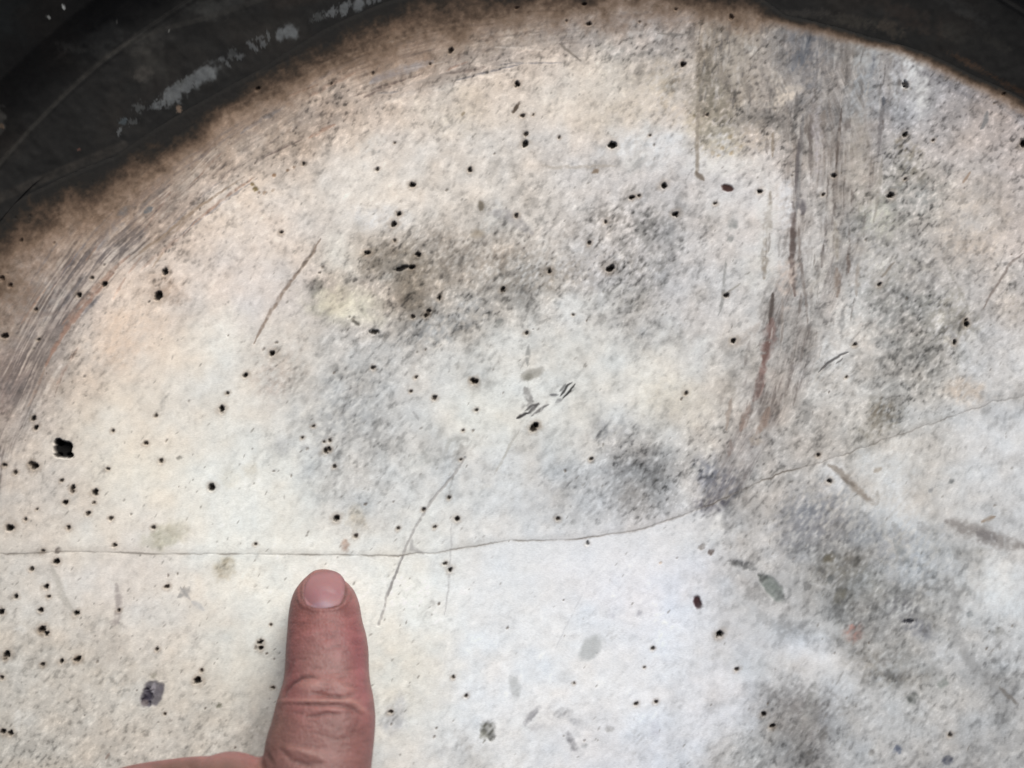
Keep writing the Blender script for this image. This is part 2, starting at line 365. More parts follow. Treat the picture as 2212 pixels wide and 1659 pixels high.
# ---- streaks left by scraping: arcs parallel to the rim at the left, a swath coming down from the top right
rr = np.hypot(XX - DX, YY - DY); th = np.arctan2(XX - DX, DY - YY) 
wob = fbm(XX, YY, 180, 2, 33) * 16
ns = Noise(41)
st = 0.36 * fbm(XX, YY, 6, 2, 38, .6, GA, 2.2) + 0.35 * fbm(XX, YY, 26, 2, 39, .6, GA, 2.4) + 0.5 * ns.at((rr + wob) / 5.0, th * 11) + 0.34 * ns.at((rr + wob) / 2.6 + 90, th * 23 + 40)
wob = wob + fbm(XX, YY, 420, 2, 34) * 34
band = sstep(1290, 1380, rr + wob) * (1 - sstep(1420, 1490, rr + wob)) * (th < 0.05) * (0.25 + 0.75 * sstep(-0.35, 0.35, fbm(XX, YY, 90, 3, 35)))
band = band * (1 - 0.6 * sstep(-0.35, 0.05, th))
grey = np.array([0.42, 0.385, 0.37], dtype=np.float32)
a = np.clip(band * (0.30 + sstep(-0.1, 0.42, st) * 0.68), 0, .95)[..., None]; IMG = IMG * (1 - a) + grey * a
a = np.clip(band * sstep(0.1, 0.5, -st) * 0.6, 0, 1)[..., None]; IMG = IMG * (1 - a) + np.array([.82, .77, .72], dtype=np.float32) * a
HGT -= band * np.clip(st, -0.3, 1) * 0.9
STK = band.astype(np.float32)
# right-hand rim band
b2 = sstep(-62, -44, rr - edge_r(XX, YY)) * (1 - sstep(-34, -20, rr - edge_r(XX, YY))) * (XX > 1900)
a = np.clip(b2 * (0.45 + 0.5 * st), 0, 1)[..., None]; IMG = IMG * (1 - a) + np.array([.52, .51, .52], dtype=np.float32) * a
b3 = sstep(-24, -14, rr - edge_r(XX, YY)) * (XX > 1985)
a = np.clip(b3 * (0.5 + 0.4 * fbm(XX, YY, 6, 2, 36)), 0, 1)[..., None]; IMG = IMG * (1 - a) + np.array([.76, .70, .62], dtype=np.float32) * a
# swath
yk = [-100, 0, 150, 240, 320, 450, 600, 750, 900, 1050, 1110, 1150]
xc = np.interp(YY, yk, [1735, 1735, 1735, 1775, 1796, 1792, 1756, 1702, 1650, 1568, 1540, 1535]).astype(np.float32)
hw = np.interp(YY, yk, [235, 235, 228, 165, 120, 108, 95, 84, 70, 42, 26, 8]).astype(np.float32)
u = (XX - xc) / hw
uu = XX - xc + 8 * fbm(XX, YY, 120, 2, 43)
sw = 0.38 * ns.at(uu / 2.4 + 20, YY / 26 + 3) + 0.25 * fbm(XX, YY, 5, 2, 49, .6, math.radians(-65), 2.0) + 0.4 * ns.at(uu / 7.5 + 50, YY / 170 + 9) + 0.35 * ns.at(uu / 3.2, YY / 90 + 70) + 0.35 * ns.at(uu / 20, YY / 260 + 30)
m = (1 - sstep(0.6, 1.08, np.abs(u) + 0.16 * ns.at(uu / 9, YY / 60))) * (1 - sstep(1040, 1120, YY)) * np.interp(YY, [0, 240, 320, 500, 800, 1100], [.85, .85, .78, .7, .6, .7])
m = m * np.clip(0.75 + 1.35 * fbm(XX, YY / 2.2, 44, 4, 46), 0.05, 1)
scol = np.stack([np.interp(YY, [0, 350, 600, 900], v) for v in ([.55, .50, .47, .48], [.53, .465, .44, .45], [.51, .44, .425, .44])], -1).astype(np.float32)
a = np.clip(m * (0.55 + sstep(-0.25, 0.6, sw) * 0.5), 0, 0.95)[..., None]; IMG = IMG * (1 - a) + scol * a
a = np.clip(m * sstep(0.1, 0.6, -sw) * 0.75, 0, 1)[..., None]; IMG = IMG * (1 - a) + np.array([.74, .72, .70], dtype=np.float32) * a
HGT -= m * sw * 1.1
STK = np.maximum(STK, m)
# tan scraped patch with its straight left side
u2 = fbm(XX, YY, 5, 2, 47)
m2 = 0.7 * sstep(1498, 1512, XX + 5 * u2) * (1 - sstep(1560, 1720, XX + 60 * u2)) * (1 - sstep(200, 262, YY + 26 * fbm(XX, YY, 26, 3, 48)))
a = np.clip(m2 * (0.5 + 0.55 * (0.5 * ns.at(XX / 4.5, YY / 60) + 0.5 * ns.at(XX / 9, YY / 14))), 0, 0.9)[..., None]
IMG = IMG * (1 - a) + np.array([.60, .555, .50], dtype=np.float32) * a
m3 = sstep(1500, 1512, XX) * (1 - sstep(1525, 1545, XX)) * sstep(60, 130, YY) * (1 - sstep(235, 262, YY))
a = np.clip(m3 * (0.5 + 0.6 * u2), 0, 0.9)[..., None]; IMG = IMG * (1 - a) + np.array([.45, .42, .38], dtype=np.float32) * a
del u, uu, sw, m, a, scol, m2, m3, b2, b3

for k in range(150):
    x, y = rng.uniform(0, 2230), rng.uniform(60, 1660)
    d = DIRT[min(int(y / 207 + .5), 8), min(int(x / 277 + .5), 8)]
    if rng.random() > d + .1: continue
    if rng.random() < .62: stain(x, y, rng.uniform(12, 46), rng.uniform(7, 22), 48 + rng.normal(0, 30), (134, 131, 127), rng.uniform(.15, .45), .85, .8, .7)
    else: stain(x, y, rng.uniform(10, 34), rng.uniform(6, 18), 48 + rng.normal(0, 30), (222, 221, 217), rng.uniform(.25, .6), .6, .8, .4)
for k in range(70):
    t0 = rng.uniform(-1.25, -0.1); L = rng.uniform(.03, .16); R0 = rng.uniform(1290, 1480); dR = rng.normal(0, 9)
    pts = [(DX + math.sin(t0 + L * q_) * (R0 + dR * q_), DY - math.cos(t0 + L * q_) * (R0 + dR * q_)) for q_ in (0, .25, .5, .75, 1)]
    c = [(118, 104, 98), (134, 120, 112), (112, 110, 114), (216, 205, 194), (150, 120, 104)][int(rng.integers(0, 5))]
    stroke(pts, rng.uniform(1.2, 5.0), c, rng.uniform(.3, .75), breaks=.45, depth=.6)
for a in [(1640,1330,70,26,-40,(208,212,216),.5,.9,.7,.2),(1700,1460,120,34,-14,(216,219,222),.6,.8,.7,.2),(1850,1500,90,30,-35,(190,192,194),.5,.9,.7,.3),(2030,1400,110,20,-42,(196,198,200),.5,.9,.7,.3),(1980,1250,60,26,-30,(188,194,200),.5,.9,.7,.3),
          (2120,1420,70,60,0,(188,190,192),.45,.9,.7,.3),(1870,1180,80,50,-20,(142,144,148),.65,.9,.7,.4),(1760,1130,90,54,30,(126,127,132),.65,.9,.7,.5),(1835,1240,70,54,-30,(134,131,124),.6,.9,.7,.5),(1890,1340,100,50,-35,(138,138,138),.6,.9,.7,.4),(1640,1440,60,30,-10,(178,180,182),.5,.9,.7,.3),(2140,1480,70,40,-40,(156,156,156),.5,.9,.7,.3),
          (1745,1540,50,80,20,(126,125,126),.5,.9,.8,.5),(1700,1600,36,60,24,(140,139,138),.5,.9,.8,.4),(2180,1530,60,70,0,(170,170,170),.4,.9,.7,.3),(1900,1600,90,50,0,(184,184,184),.4,.9,.7,.3),(2060,1190,60,24,-20,(172,172,170),.45,.9,.7,.3)]: stain(*a)
# ---- mottling and grain
lum = IMG.mean(-1)
amp = (0.35 + 1.1 * sstep(0.86, 0.62, lum)) * (0.35 + 1.0 * GRN) * (1 - 0.6 * np.clip(STK, 0, 1)) * (1 - 0.45 * sstep(1450, 1750, XX) * sstep(950, 1150, YY))
g1 = fbm(XX, YY, 7.5, 3, 51, 0.6, GA, 1.7)
g2 = fbm(XX, YY, 3.2, 2, 55, 0.6, GA, 2.0)
g3 = fbm(XX, YY, 34, 3, 58, 0.6, GA, 1.3)
cl = 0.45 + 0.75 * sstep(-0.35, 0.5, fbm(XX, YY, 95, 3, 61))
dark = np.clip((-(g1) - 0.16), 0, 1) * 2.2
IMG *= (1 + (0.05 * g1 * cl + 0.035 * g2 + 0.07 * g3) * amp - 0.22 * np.clip(dark, 0, 1) * amp * (0.5 + 0.7 * cl) + 0.10 * sstep(0.2, 0.5, g1) * amp)[..., None]
g4 = fbm(XX, YY, 15, 3, 68, 0.62, GA, 1.5)
g5 = fbm(XX, YY, 80, 4, 66, 0.6)
IMG *= (1 - (0.27 * sstep(0.0, 0.5, g4) * (0.3 + 0.7 * sstep(-0.3, 0.4, g5)) + 0.15 * sstep(-0.15, 0.5, g5)) * DRT + 0.03 * sstep(0.0, 0.5, -g4) + 0.012)[..., None]
HGT += (0.12 + 0.25 * GRN) * g1 * cl + 0.12 * g2 + 0.4 * g3 - 0.3 * g4 - 0.5 * np.clip(dark, 0, 1) * GRN
tint = fbm(XX, YY, 60, 3, 64) * 0.022
IMG[..., 0] *= 1 + tint; IMG[..., 2] *= 1 - tint
# short dark ticks
for i in range(1500):
    x, y = rng.uniform(-40, 2250), rng.uniform(0, 1700)
    w = 0.35 + 0.5 * DIRT[min(int(y / 207), 8), min(max(int(x / 277), 0), 8)] + (0.55 if x < 900 and y > 850 else 0)
    if rng.random() > w: continue
    L = rng.uniform(2.2, 5.8) * (1.0 if y > 700 else 0.8)
    stain(x, y, L, rng.uniform(1.0, 2.1), 50 + rng.normal(0, 12), (112, 108, 102), rng.uniform(.15, .6), .6, .3, 0, 0.5)
for i in range(210):
    x, y = rng.uniform(-40, 2250), rng.uniform(60, 1700)
    if rng.random() < (.75 if x > 1100 else .35): continue
    r = rng.uniform(1.6, 3.4)
    stain(x, y, r * 1.25, r * .85, 50 + rng.normal(0, 20), (96, 88, 80), rng.uniform(.4, .85), .5, .5, 0, 1.5)

# ---- hairlines and scratches
G1, BR, DK = (120, 116, 112), (112, 92, 80), (62, 58, 56)
stroke([(548,742),(575,690),(608,636),(645,585),(672,552),(692,515)], 4.0, (128,112,100), .75, depth=1.5, breaks=.3)
stroke([(640,590),(668,555),(680,528)], 3.2, (96,88,80), .5, breaks=.3)
stroke([(98,792),(118,752),(150,702),(188,655),(226,612),(245,590)], 4.6, (150,122,108), .85, depth=1.5, breaks=.25)
stroke([(60,880),(78,842),(98,795)], 3.5, (150,128,114), .5, breaks=.5)
stroke([(300,545),(345,515),(400,470),(440,440),(490,405)], 3.2, (138,120,102), .7, breaks=.35)
stroke([(285,560),(330,528),(380,498),(420,455),(470,420),(530,380)], 2.6, (150,132,116), .6, breaks=.35)
stroke([(135,620),(180,560),(230,500),(290,440),(345,390),(400,345),(465,305)], 5.0, (110,102,100), .6, breaks=.5)
stroke([(160,640),(215,560),(270,500),(330,420),(380,375),(440,335),(530,270)], 3.0, (112,104,102), .6, breaks=.4)
stroke([(430,325),(480,290),(525,262)], 3.2, (110,102,98), .7, breaks=.3)
stroke([(330,395),(380,355),(425,330)], 3.2, (118,110,104), .6, breaks=.3)
stroke([(300,448),(345,410),(390,350)], 3.6, (122,112,104), .5, breaks=.4)
stroke([(255,465),(280,445)], 7, (88,96,106), .8, breaks=.2); stroke([(312,460),(330,448)], 6, (90,98,104), .7, breaks=.2)
stroke([(210,540),(240,500),(270,480)], 6, (120,116,118), .5, breaks=.5)
stroke([(0,690),(60,680),(150,676)], 5, (130,118,112), .5, breaks=.4)
stroke([(40,560),(10,640)], 22, (120,126,130), .3, breaks=.5)
stroke([(328,580),(345,558),(352,545)], 2.6, (150,128,108), .5)
stroke([(800,178),(850,158),(905,140),(935,132)], 10, (160,156,158), .7, breaks=.3); stroke([(800,175),(860,158)], 5, (140,136,140), .6, breaks=.3)
stroke([(860,192),(900,178),(950,165),(1000,158)], 3.5, (168,156,146), .7, breaks=.3)
stroke([(1208,95),(1228,110),(1252,130)], 3.2, (120,112,104), .75)
stroke([(1300,36),(1350,30),(1400,25)], 6, (136,132,132), .5, breaks=.4); stroke([(1370,36),(1400,26)], 4, (110,108,108), .7)
stroke([(1420,72),(1480,75)], 3, (120,116,112), .7); stroke([(1290,45),(1500,40)], 7, (160,156,156), .5, breaks=.5)
stroke([(1507,228),(1506,300),(1506,350),(1505,378)], 4, (146,136,124), .8, taper=False, breaks=.25)
stroke([(1504,372),(1512,380),(1520,390)], 5.5, (118,108,98), .9)
stroke([(1170,358),(1200,362),(1250,360),(1330,358)], 4, (172,164,154), .6, breaks=.5)
stroke([(1745,42),(1742,90),(1730,140)], 9, (90,96,104), .75, breaks=.3); stroke([(1752,45),(1747,95)], 3, (40,42,48), .8)
stroke([(1725,110),(1716,140),(1712,152)], 8, (104,110,120), .7, breaks=.3)
stroke([(1888,90),(1889,130),(1880,165)], 7, (118,120,126), .65, breaks=.3); stroke([(1890,105),(1886,150)], 2.6, (84,84,92), .7)
stroke([(1735,250),(1728,330),(1724,420),(1718,470)], 5, (116,114,114), .6, breaks=.3)
stroke([(1755,220),(1750,330),(1752,380)], 4, (120,112,108), .6, breaks=.4)
stroke([(1818,235),(1812,300),(1806,360)], 3.4, (84,74,68), .75, breaks=.35); stroke([(1780,240),(1772,290)], 9, (128,118,110), .6, breaks=.4)
stroke([(1790,215),(1800,300),(1797,350)], 5, (124,116,110), .55, breaks=.4)
stroke([(1908,218),(1906,240),(1900,290),(1898,330)], 5, (110,106,106), .7, breaks=.35); stroke([(1909,210),(1908,228)], 5, (86,88,94), .8)
stroke([(1905,340),(1898,420),(1888,480)], 4, (140,134,126), .5, breaks=.4)
stroke([(1725,300),(1722,360),(1718,418)], 4.0, (100,94,94), .8, breaks=.3)
stroke([(1722,430),(1736,450),(1733,462)], 9, (96,92,96), .7, breaks=.4)
stroke([(1712,438),(1714,470),(1713,510),(1710,560),(1712,600),(1718,640)], 6.5, (86,74,70), .9, breaks=.15, depth=1)
stroke([(1724,480),(1728,560),(1740,640),(1744,700)], 3.6, (116,106,100), .65, breaks=.3)
stroke([(1802,480),(1806,520),(1808,560)], 7, (128,120,110), .7, breaks=.3)
stroke([(1808,580),(1810,610),(1808,640)], 8, (126,112,102), .75, breaks=.3); stroke([(1832,550),(1834,590)], 4, (120,106,98), .75, breaks=.2)
stroke([(1855,570),(1850,640)], 5, (132,120,110), .5, breaks=.4); stroke([(1820,670),(1816,720)], 7, (120,120,120), .45, breaks=.5)
stroke([(1665,415),(1662,450),(1655,520),(1650,600)], 8, (128,118,106), .65, breaks=.55)
stroke([(1670,285),(1668,340)], 4, (126,112,96), .6, breaks=.3)
stroke([(1670,632),(1668,660),(1662,700)], 4.5, (74,66,62), .85, breaks=.15)
stroke([(1668,690),(1663,730),(1657,760),(1650,785)], 13, (120,94,88), .6, breaks=.45); stroke([(1662,720),(1656,760),(1648,782)], 6, (100,76,70), .65, breaks=.4)
stroke([(1650,782),(1645,820),(1638,850),(1628,866)], 9, (124,98,92), .75, breaks=.3)
stroke([(1620,870),(1612,900),(1600,930)], 8, (136,116,106), .65, breaks=.4); stroke([(1660,880),(1652,910),(1635,935)], 9, (132,112,100), .65, breaks=.4)
stroke([(1640,940),(1625,960)], 12, (150,138,126), .6, breaks=.4)
stroke([(1580,860),(1572,900),(1570,930)], 5, (146,132,122), .6, breaks=.4); stroke([(1580,950),(1574,985)], 5, (132,118,112), .6, breaks=.4)
stroke([(1690,640),(1690,700),(1685,760)], 3, (140,130,122), .5, breaks=.4); stroke([(1590,750),(1640,700)], 10, (170,160,152), .4, breaks=.4)
stroke([(1568,560),(1565,600),(1562,640),(1553,680)], 4, (128,128,126), .65, breaks=.35); stroke([(1565,636),(1600,610)], 2.4, (140,136,128), .6)
stroke([(1768,804),(1790,783),(1815,768),(1832,762)], 2.6, (86,84,84), .85, depth=1.5, rough=.2); stroke([(1806,786),(1822,773)], 2.2, (110,108,106), .8)
stroke([(1905,600),(1918,583),(1933,566)], 2.8, (130,122,112), .7); stroke([(2122,668),(2140,635),(2165,600),(2178,573),(2196,558),(2215,545)], 3, (128,118,112), .8, breaks=.2)
stroke([(2040,565),(2080,640),(2095,680)], 4, (150,146,138), .5, breaks=.5); stroke([(1900,625),(1960,560),(2040,600)], 5, (176,172,164), .35, breaks=.5)
stroke([(2118,280),(2130,262),(2133,240)], 5, (120,120,120), .75); stroke([(2205,300),(2216,312)], 8, (50,50,50), .7)
stroke([(2080,395),(2096,372)], 3, (150,128,110), .7)
stroke([(1004,988),(985,1018),(960,1050),(930,1085),(906,1125),(884,1165),(872,1195),(860,1225),(846,1262),(834,1290),(826,1325),(818,1350)], 2.6, (160,158,156), .75, taper=False, depth=1.8, breaks=.3)
stroke([(870,1205),(850,1250),(838,1290)], 3.0, (120,118,118), .5, breaks=.5)
stroke([(890,1165),(890,1185),(915,1197)], 5, (150,148,148), .5, breaks=.4)
stroke([(975,1130),(974,1180),(971,1230),(968,1275),(960,1330)], 2.4, (178,178,178), .6, breaks=.45)
stroke([(1122,930),(1100,962),(1085,995),(1068,1025)], 3.0, (176,174,168), .7, breaks=.3)
stroke([(960,985),(972,950),(1010,945)], 5, (172,172,168), .6, breaks=.4); stroke([(905,910),(893,890)], 3, (150,150,150), .6, breaks=.3)
stroke([(1260,1280),(1225,1350),(1200,1400)], 2, (196,198,202), .6, breaks=.4)
stroke([(1790,1003),(1815,1020),(1838,1045),(1862,1066),(1890,1090)], 8, (132,122,112), .7, breaks=.45); stroke([(1818,1032),(1845,1050)], 5, (108,100,92), .6, breaks=.3)
stroke([(1895,1060),(1895,1090)], 5, (150,145,138), .5, breaks=.4)
stroke([(1888,1020),(1905,1010)], 6, (150,138,124), .6, breaks=.4)
stroke([(2045,1125),(2080,1142),(2120,1152),(2160,1170),(2215,1180)], 17, (132,127,124), .75, breaks=.4); stroke([(2110,1150),(2150,1168)], 13, (112,108,108), .6, breaks=.3)
stroke([(2120,1128),(2150,1115)], 4, (130,112,94), .7, breaks=.2); stroke([(1985,1130),(2000,1150)], 12, (140,140,140), .5, breaks=.4)
stroke([(2058,1250),(2060,1300),(2056,1340),(2068,1380),(2095,1430),(2140,1470),(2170,1500),(2198,1524)], 11, (148,148,148), .6, breaks=.45)
stroke([(2160,1485),(2180,1505),(2200,1522)], 5, (112,108,104), .8, breaks=.3)
stroke([(1820,1240),(1790,1270),(1750,1260)], 3, (190,190,190), .5)
stroke([(1930,1165),(1950,1195),(1962,1215)], 9, (128,132,134), .6, breaks=.5); stroke([(1930,1130),(1945,1165)], 9, (136,136,136), .5, breaks=.5)
stroke([(1880,1535),(1830,1590),(1805,1640)], 2, (170,170,168), .5); stroke([(1760,1480),(1750,1540),(1720,1620)], 16, (135,135,133), .4, breaks=.6)
for k in range(9):
    t = rng.uniform(0, 1); x = 1700 + 70 * t + rng.normal(0, 26); y = 1660 - 190 * t + rng.normal(0, 16)
    stroke([(x, y), (x + rng.uniform(10, 26), y - rng.uniform(14, 32))], rng.uniform(1.6, 3.4), (116, 114, 112), rng.uniform(.4, .75), breaks=.3)
stroke([(112,1225),(128,1260),(135,1290),(160,1322)], 8, (172,168,160), .6, breaks=.3)
stroke([(252,1262),(256,1290),(256,1325),(250,1350)], 7, (158,150,146), .75, breaks=.45); stroke([(238,1345),(258,1345)], 6, (150,142,138), .6, breaks=.4)
stroke([(386,1290),(398,1280),(408,1268)], 7, (140,138,136), .7, breaks=.4); stroke([(388,1268),(402,1284),(412,1296)], 3, (160,158,156), .7, breaks=.2); stroke([(415,1300),(440,1318)], 6, (184,184,184), .6, breaks=.3)
stroke([(230,1440),(246,1420),(240,1370)], 8, (186,180,172), .4, breaks=.5)
stroke([(228,1640),(236,1628)], 4, (120,104,96), .6)
# scribbled soot by the middle
stroke([(1210,856),(1226,832),(1236,826)], 2.2, (60,60,60), .9); stroke([(1215,860),(1232,843),(1244,828)], 2.4, (52,52,52), .95); stroke([(1222,830),(1210,845)], 3, (90,90,90), .6)
stroke([(1188,854),(1206,853)], 3, (90,90,92), .85, breaks=.2); stroke([(1200,870),(1214,862)], 4, (120,120,122), .6, breaks=.3)
stroke([(1116,904),(1130,896),(1140,893)], 3.6, (52,50,50), .95); stroke([(1134,888),(1150,876),(1166,873)], 3.2, (74,72,72), .8, breaks=.2)
stroke([(1140,895),(1156,880),(1163,870)], 3.6, (60,58,58), .8, breaks=.25); stroke([(1148,898),(1165,886),(1185,874)], 3, (100,98,98), .8, breaks=.4)
stroke([(1138,862),(1152,868)], 6, (120,118,116), .7, breaks=.4); stroke([(1134,836),(1138,850),(1150,860)], 8, (134,132,130), .7, breaks=.4); stroke([(1142,745),(1139,775),(1140,790)], 4, (130,130,128), .6, breaks=.5)
stain(1142,878,16,14,0,(150,148,146),.7,.8,.5,.7)
stain(1150,808,26,11,22,(158,155,148),.85,.35,.25,.1); stain(1141,815,11,7,20,(132,130,122),.8,.5,.4)
stain(1039,443,6,11,5,(110,102,90),.85,.5,.4); stroke([(1055,462),(1090,460),(1115,475),(1150,505)], 10, (150,146,146), .55, breaks=.5)
stain(1030,505,14,9,0,(160,148,132),.7,.7,.5)

# ---- pores: dark holes in the stone (x, y, radius)
PORES = [(556,192,5),(715,181,3.5),(655,354,4),(608,502,4.5),(46,520,4),(117,525,2.2),(1116,17,4),(1271,52,6),(1382,47,2.4),(974,109,7),(1117,181,7),(1129,250,4.6),(1152,248,3),
 (1136,290,4.6),(1134,311,7),(1208,297,3.5),(1323,313,8.5),(1404,293,3),(852,309,2.6),(815,366,4),(1015,367,6),(891,399,6.5),(862,462,6),(851,485,7.5),(852,520,4),(793,547,6.5),(903,550,6.5),
 (1115,466,5),(1434,401,7.5),(1365,426,5.5),(1380,423,4),(1459,463,7.5),(1308,479,4.6),(1272,525,5),(929,138,3.4),(805,159,3.6),(1224,45,3.4),(1262,10,5),(1475,140,7),(1460,20,3.6),
 (1580,37,5.5),(1954,181,7),(1958,187,6),(1955,291,6.5),(2016,303,3.6),(2169,203,5),(2210,311,8),(1801,379,5.5),(1925,422,8),(1955,387,4),(1641,414,6),(1778,421,4.4),(1545,440,4),(1528,248,4),
 (4,602,6),(22,617,5.5),(199,600,4),(226,614,5.5),(357,588,7),(342,639,10),(171,638,6),(77,670,4.6),(10,726,8),(83,734,4),(588,764,7.5),(531,810,6),(491,850,4),(479,884,7.5),(72,904,5.5),
 (78,924,5.5),(75,1008,9),(66,1003,5),(33,1021,5),(10,1005,5),(315,958,5),(337,898,3.8),(348,996,5),(157,1054,6),(156,1062,4.5),(205,1064,7),(141,1085,5.5),(203,1086,3.6),(233,1013,4),(243,931,4),
 (457,1053,8),(703,974,7),(711,971,5),(722,1008,4.4),(677,921,4),(653,946,3.6),(133,1038,4),(700,955,3),(712,952,4),(80,1100,3),(890,578,7),(1187,586,6),(1318,581,10),(1086,626,6),(892,685,5),
 (920,681,6.5),(926,673,5),(949,644,6),(806,795,5),(899,815,4),(938,860,5),(1026,825,7.5),(1020,821,5),(1029,886,4),(1153,924,9),(1158,918,6),(1277,992,4.6),(915,1101,4.4),(970,1076,4),(995,993,3.6),(887,846,3.4),
 (1137,720,4.6),(1569,638,6),(1585,736,6.5),(1900,615,4.6),(2088,700,7),(2086,692,4),(2062,740,5.5),(1846,745,4.6),(1482,850,4.6),(1792,1040,6),(1768,983,4.4),(1828,815,3.2),(21,1140,9),(190,1109,5),(239,1120,5),
 (148,1140,5),(55,1122,4),(331,1140,5),(247,1178,4.6),(92,1191,4.6),(122,1213,7),(68,1230,5),(100,1268,6.5),(34,1289,6),(105,1289,4),(88,1318,6),(2,1322,7),(165,1325,6.5),(361,1268,5),
 (92,1360,8),(100,1369,6),(86,1362,5),(15,1414,8),(10,1424,4),(133,1429,6),(92,1436,5),(169,1424,7),(163,1426,5),(339,1403,4.6),(427,1471,9),(435,1449,4),(562,1388,6.5),(563,1400,6),(590,1486,4),(7,1581,7),(23,1584,6),
 (4,1464,5),(727,1121,8),(552,1176,4),(257,1319,4),(987,1121,5.5),(939,1139,4),(768,1158,4.6),(860,1142,4),(961,1218,4.4),(972,1231,6),(1205,1121,5),(1269,1174,5),(979,1463,4),(1007,1503,4.4),(1417,1516,4.6),
 (1374,1521,4.6),(1410,1401,4.6),(844,1538,5),(1554,1370,8.5),(1650,1543,6),(1668,1569,5.5),(1592,1446,5),(2052,1588,5),(1238,680,3),(1000,930,3),(356,1543,3.4),(585,1350,3),(1392,1442,3),(1240,1476,3)]
for x, y, r in PORES:
    r = r * (0.86 if r > 5.6 else 0.92)
    k = 1 if x < 1450 or y < 560 else .85
    stain(x, y, r * 1.9, r * 1.6, 30, (120, 104, 88), .42, .85, .5)
    stain(x, y, r * rng.uniform(.88, 1.1), r * rng.uniform(.66, .88), rng.uniform(0, 90), (34, 30, 26) if r > 4.9 else (74, 67, 60), .97 if r > 4.9 else .82, .45, .6, 0, r * 1.5)
stain(137,971,19,18,0,(16,14,12),1,.14,.22,0,16); stain(126,956,8,8,0,(16,14,12),1,.3,.3,0,12); stain(150,984,8,6,0,(18,15,13),1,.3,.3,0,12); stain(124,983,7,5,0,(30,26,22),.9,.4,.3,0,8)
stain(863,582,10,4.5,5,(28,25,22),.95,.3,.3,0,6); stain(875,577,8,4,0,(38,34,30),.9,.4,.3,0,5)
stain(808,717,10,5,8,(38,34,30),.9,.4,.5,0,5); stain(768,696,11,3.6,-35,(92,88,80),.85,.5,.4); stain(1114,234,14,3.8,55,(70,58,48),.85,.45,.35,0,2); stain(1000,246,6,3,55,(140,126,106),.8,.5,.4)
stain(1571,406,13,7.5,-12,(58,36,32),.95,.25,.25,0,2); stain(1287,370,9,5,20,(120,104,88),.85,.5,.4); stain(1506,1301,9,13,10,(52,30,32),.95,.3,.25,0,3); stain(1510,1309,7,7,0,(70,66,68),.5,.6,.4)
for x, y, r, c in [(1578,517,7,(146,146,144)),(1079,696,7,(140,140,136)),(386,990,6,(140,136,128)),(332,1459,8,(150,146,134)),(473,1525,6.5,(116,114,102)),(125,1189,7,(120,112,106)),(1970,1509,13,(92,94,92)),
                   (2038,1476,12,(138,142,138)),(2047,1643,12,(80,82,92)),(1940,1619,10,(98,104,118)),(2055,1040,6,(120,122,122)),(1883,1626,8,(138,136,134)),(1427,1216,4,(196,176,158)),(1382,1326,8,(178,178,184)),
                   (1317,1576,9,(172,172,172)),(1535,1193,7,(104,94,90)),(1516,1182,8,(130,124,120)),(2095,1329,8,(136,140,142)),(2158,1363,11,(134,134,132)),(1912,1433,12,(142,140,138)),(2010,1060,6,(150,150,150)),
                   (1790,1206,12,(104,99,88)),(1818,1286,15,(108,106,98)),(1795,1252,10,(104,106,106)),(1583,485,12,(150,150,148)),(1500,1010,6,(130,130,128)),(1866,1290,12,(140,140,138)),(2020,1620,5,(150,150,150)),
                   (1780,1590,9,(118,116,114)),(1750,1625,8,(98,96,94)),(545,398,5,(130,112,84)),(552,408,6,(128,112,82)),(571,416,4,(126,100,78)),(560,416,3,(126,100,78)),(590,411,4,(140,118,96)),(592,378,5,(146,118,94)),(621,368,4,(120,98,78)),(635,362,4,(116,94,76)),
                   (1500,250,4,(130,120,100)),(1540,330,5,(176,160,134)),(1560,320,5,(170,154,130)),(1580,330,6,(180,164,140)),(1578,295,6,(170,154,128)),(1600,316,4,(180,164,140)),(1552,336,4,(172,156,132))]:
    stain(x, y, r, r * .8, 35, c, .85, .5, .5, .3, .8)
stain(1277,1399,19,32,-38,(184,187,188),.95,.3,.2,.05); stain(1054,1576,13,15,0,(96,96,90),.9,.6,.6,.3,2); stain(1062,1592,9,8,0,(60,60,56),.8,.6,.6,.3,3); stain(1045,1590,8,10,0,(120,120,112),.7,.6,.6,.3)
stain(1112,1484,11,26,12,(186,189,190),.85,.5,.3,.2); stain(1148,1546,7,22,-40,(150,150,154),.8,.5,.4,.3); stain(1160,1570,18,8,10,(190,190,192),.7,.6,.4,.3); stain(1215,1540,18,12,0,(164,164,166),.8,.6,.4,.4)
stain(1250,1562,26,9,-25,(176,178,182),.7,.6,.4,.4); stain(1236,1604,8,20,28,(134,134,138),.75,.6,.4,.5); stain(1220,1460,16,14,0,(200,202,204),.7,.6,.4,.3); stain(1263,1610,8,6,0,(160,162,164),.7,.6,.4,.3)
stain(1416,1575,10,18,0,(182,184,194),.6,.7,.4,.3); stain(1322,1330,7,7,0,(190,192,200),.6,.6,.4,.3)
stain(1590,1217,13,9,-20,(92,92,92),.85,.5,.7,.5,1.5); stain(1612,1223,10,8,-40,(100,100,100),.85,.5,.7,.5,1.5); stain(1630,1229,6,4,0,(130,130,130),.8,.6,.6)
stain(1668,1270,17,34,42,(120,126,122),.92,.28,.3,.15,1.5); stain(1648,1248,9,13,40,(84,86,84),.8,.5,.6,.3,1); stain(1686,1288,8,12,40,(104,106,106),.7,.6,.6,.3)
stain(1951,1306,30,22,-15,(112,112,114),.75,.8,.6,.7); stain(1982,1355,32,18,-30,(122,123,128),.75,.7,.5,.5); stain(1966,1341,13,5,5,(36,36,42),.92,.4,.5,0,2); stain(1998,1362,7,6,0,(88,88,90),.6,.6,.4)
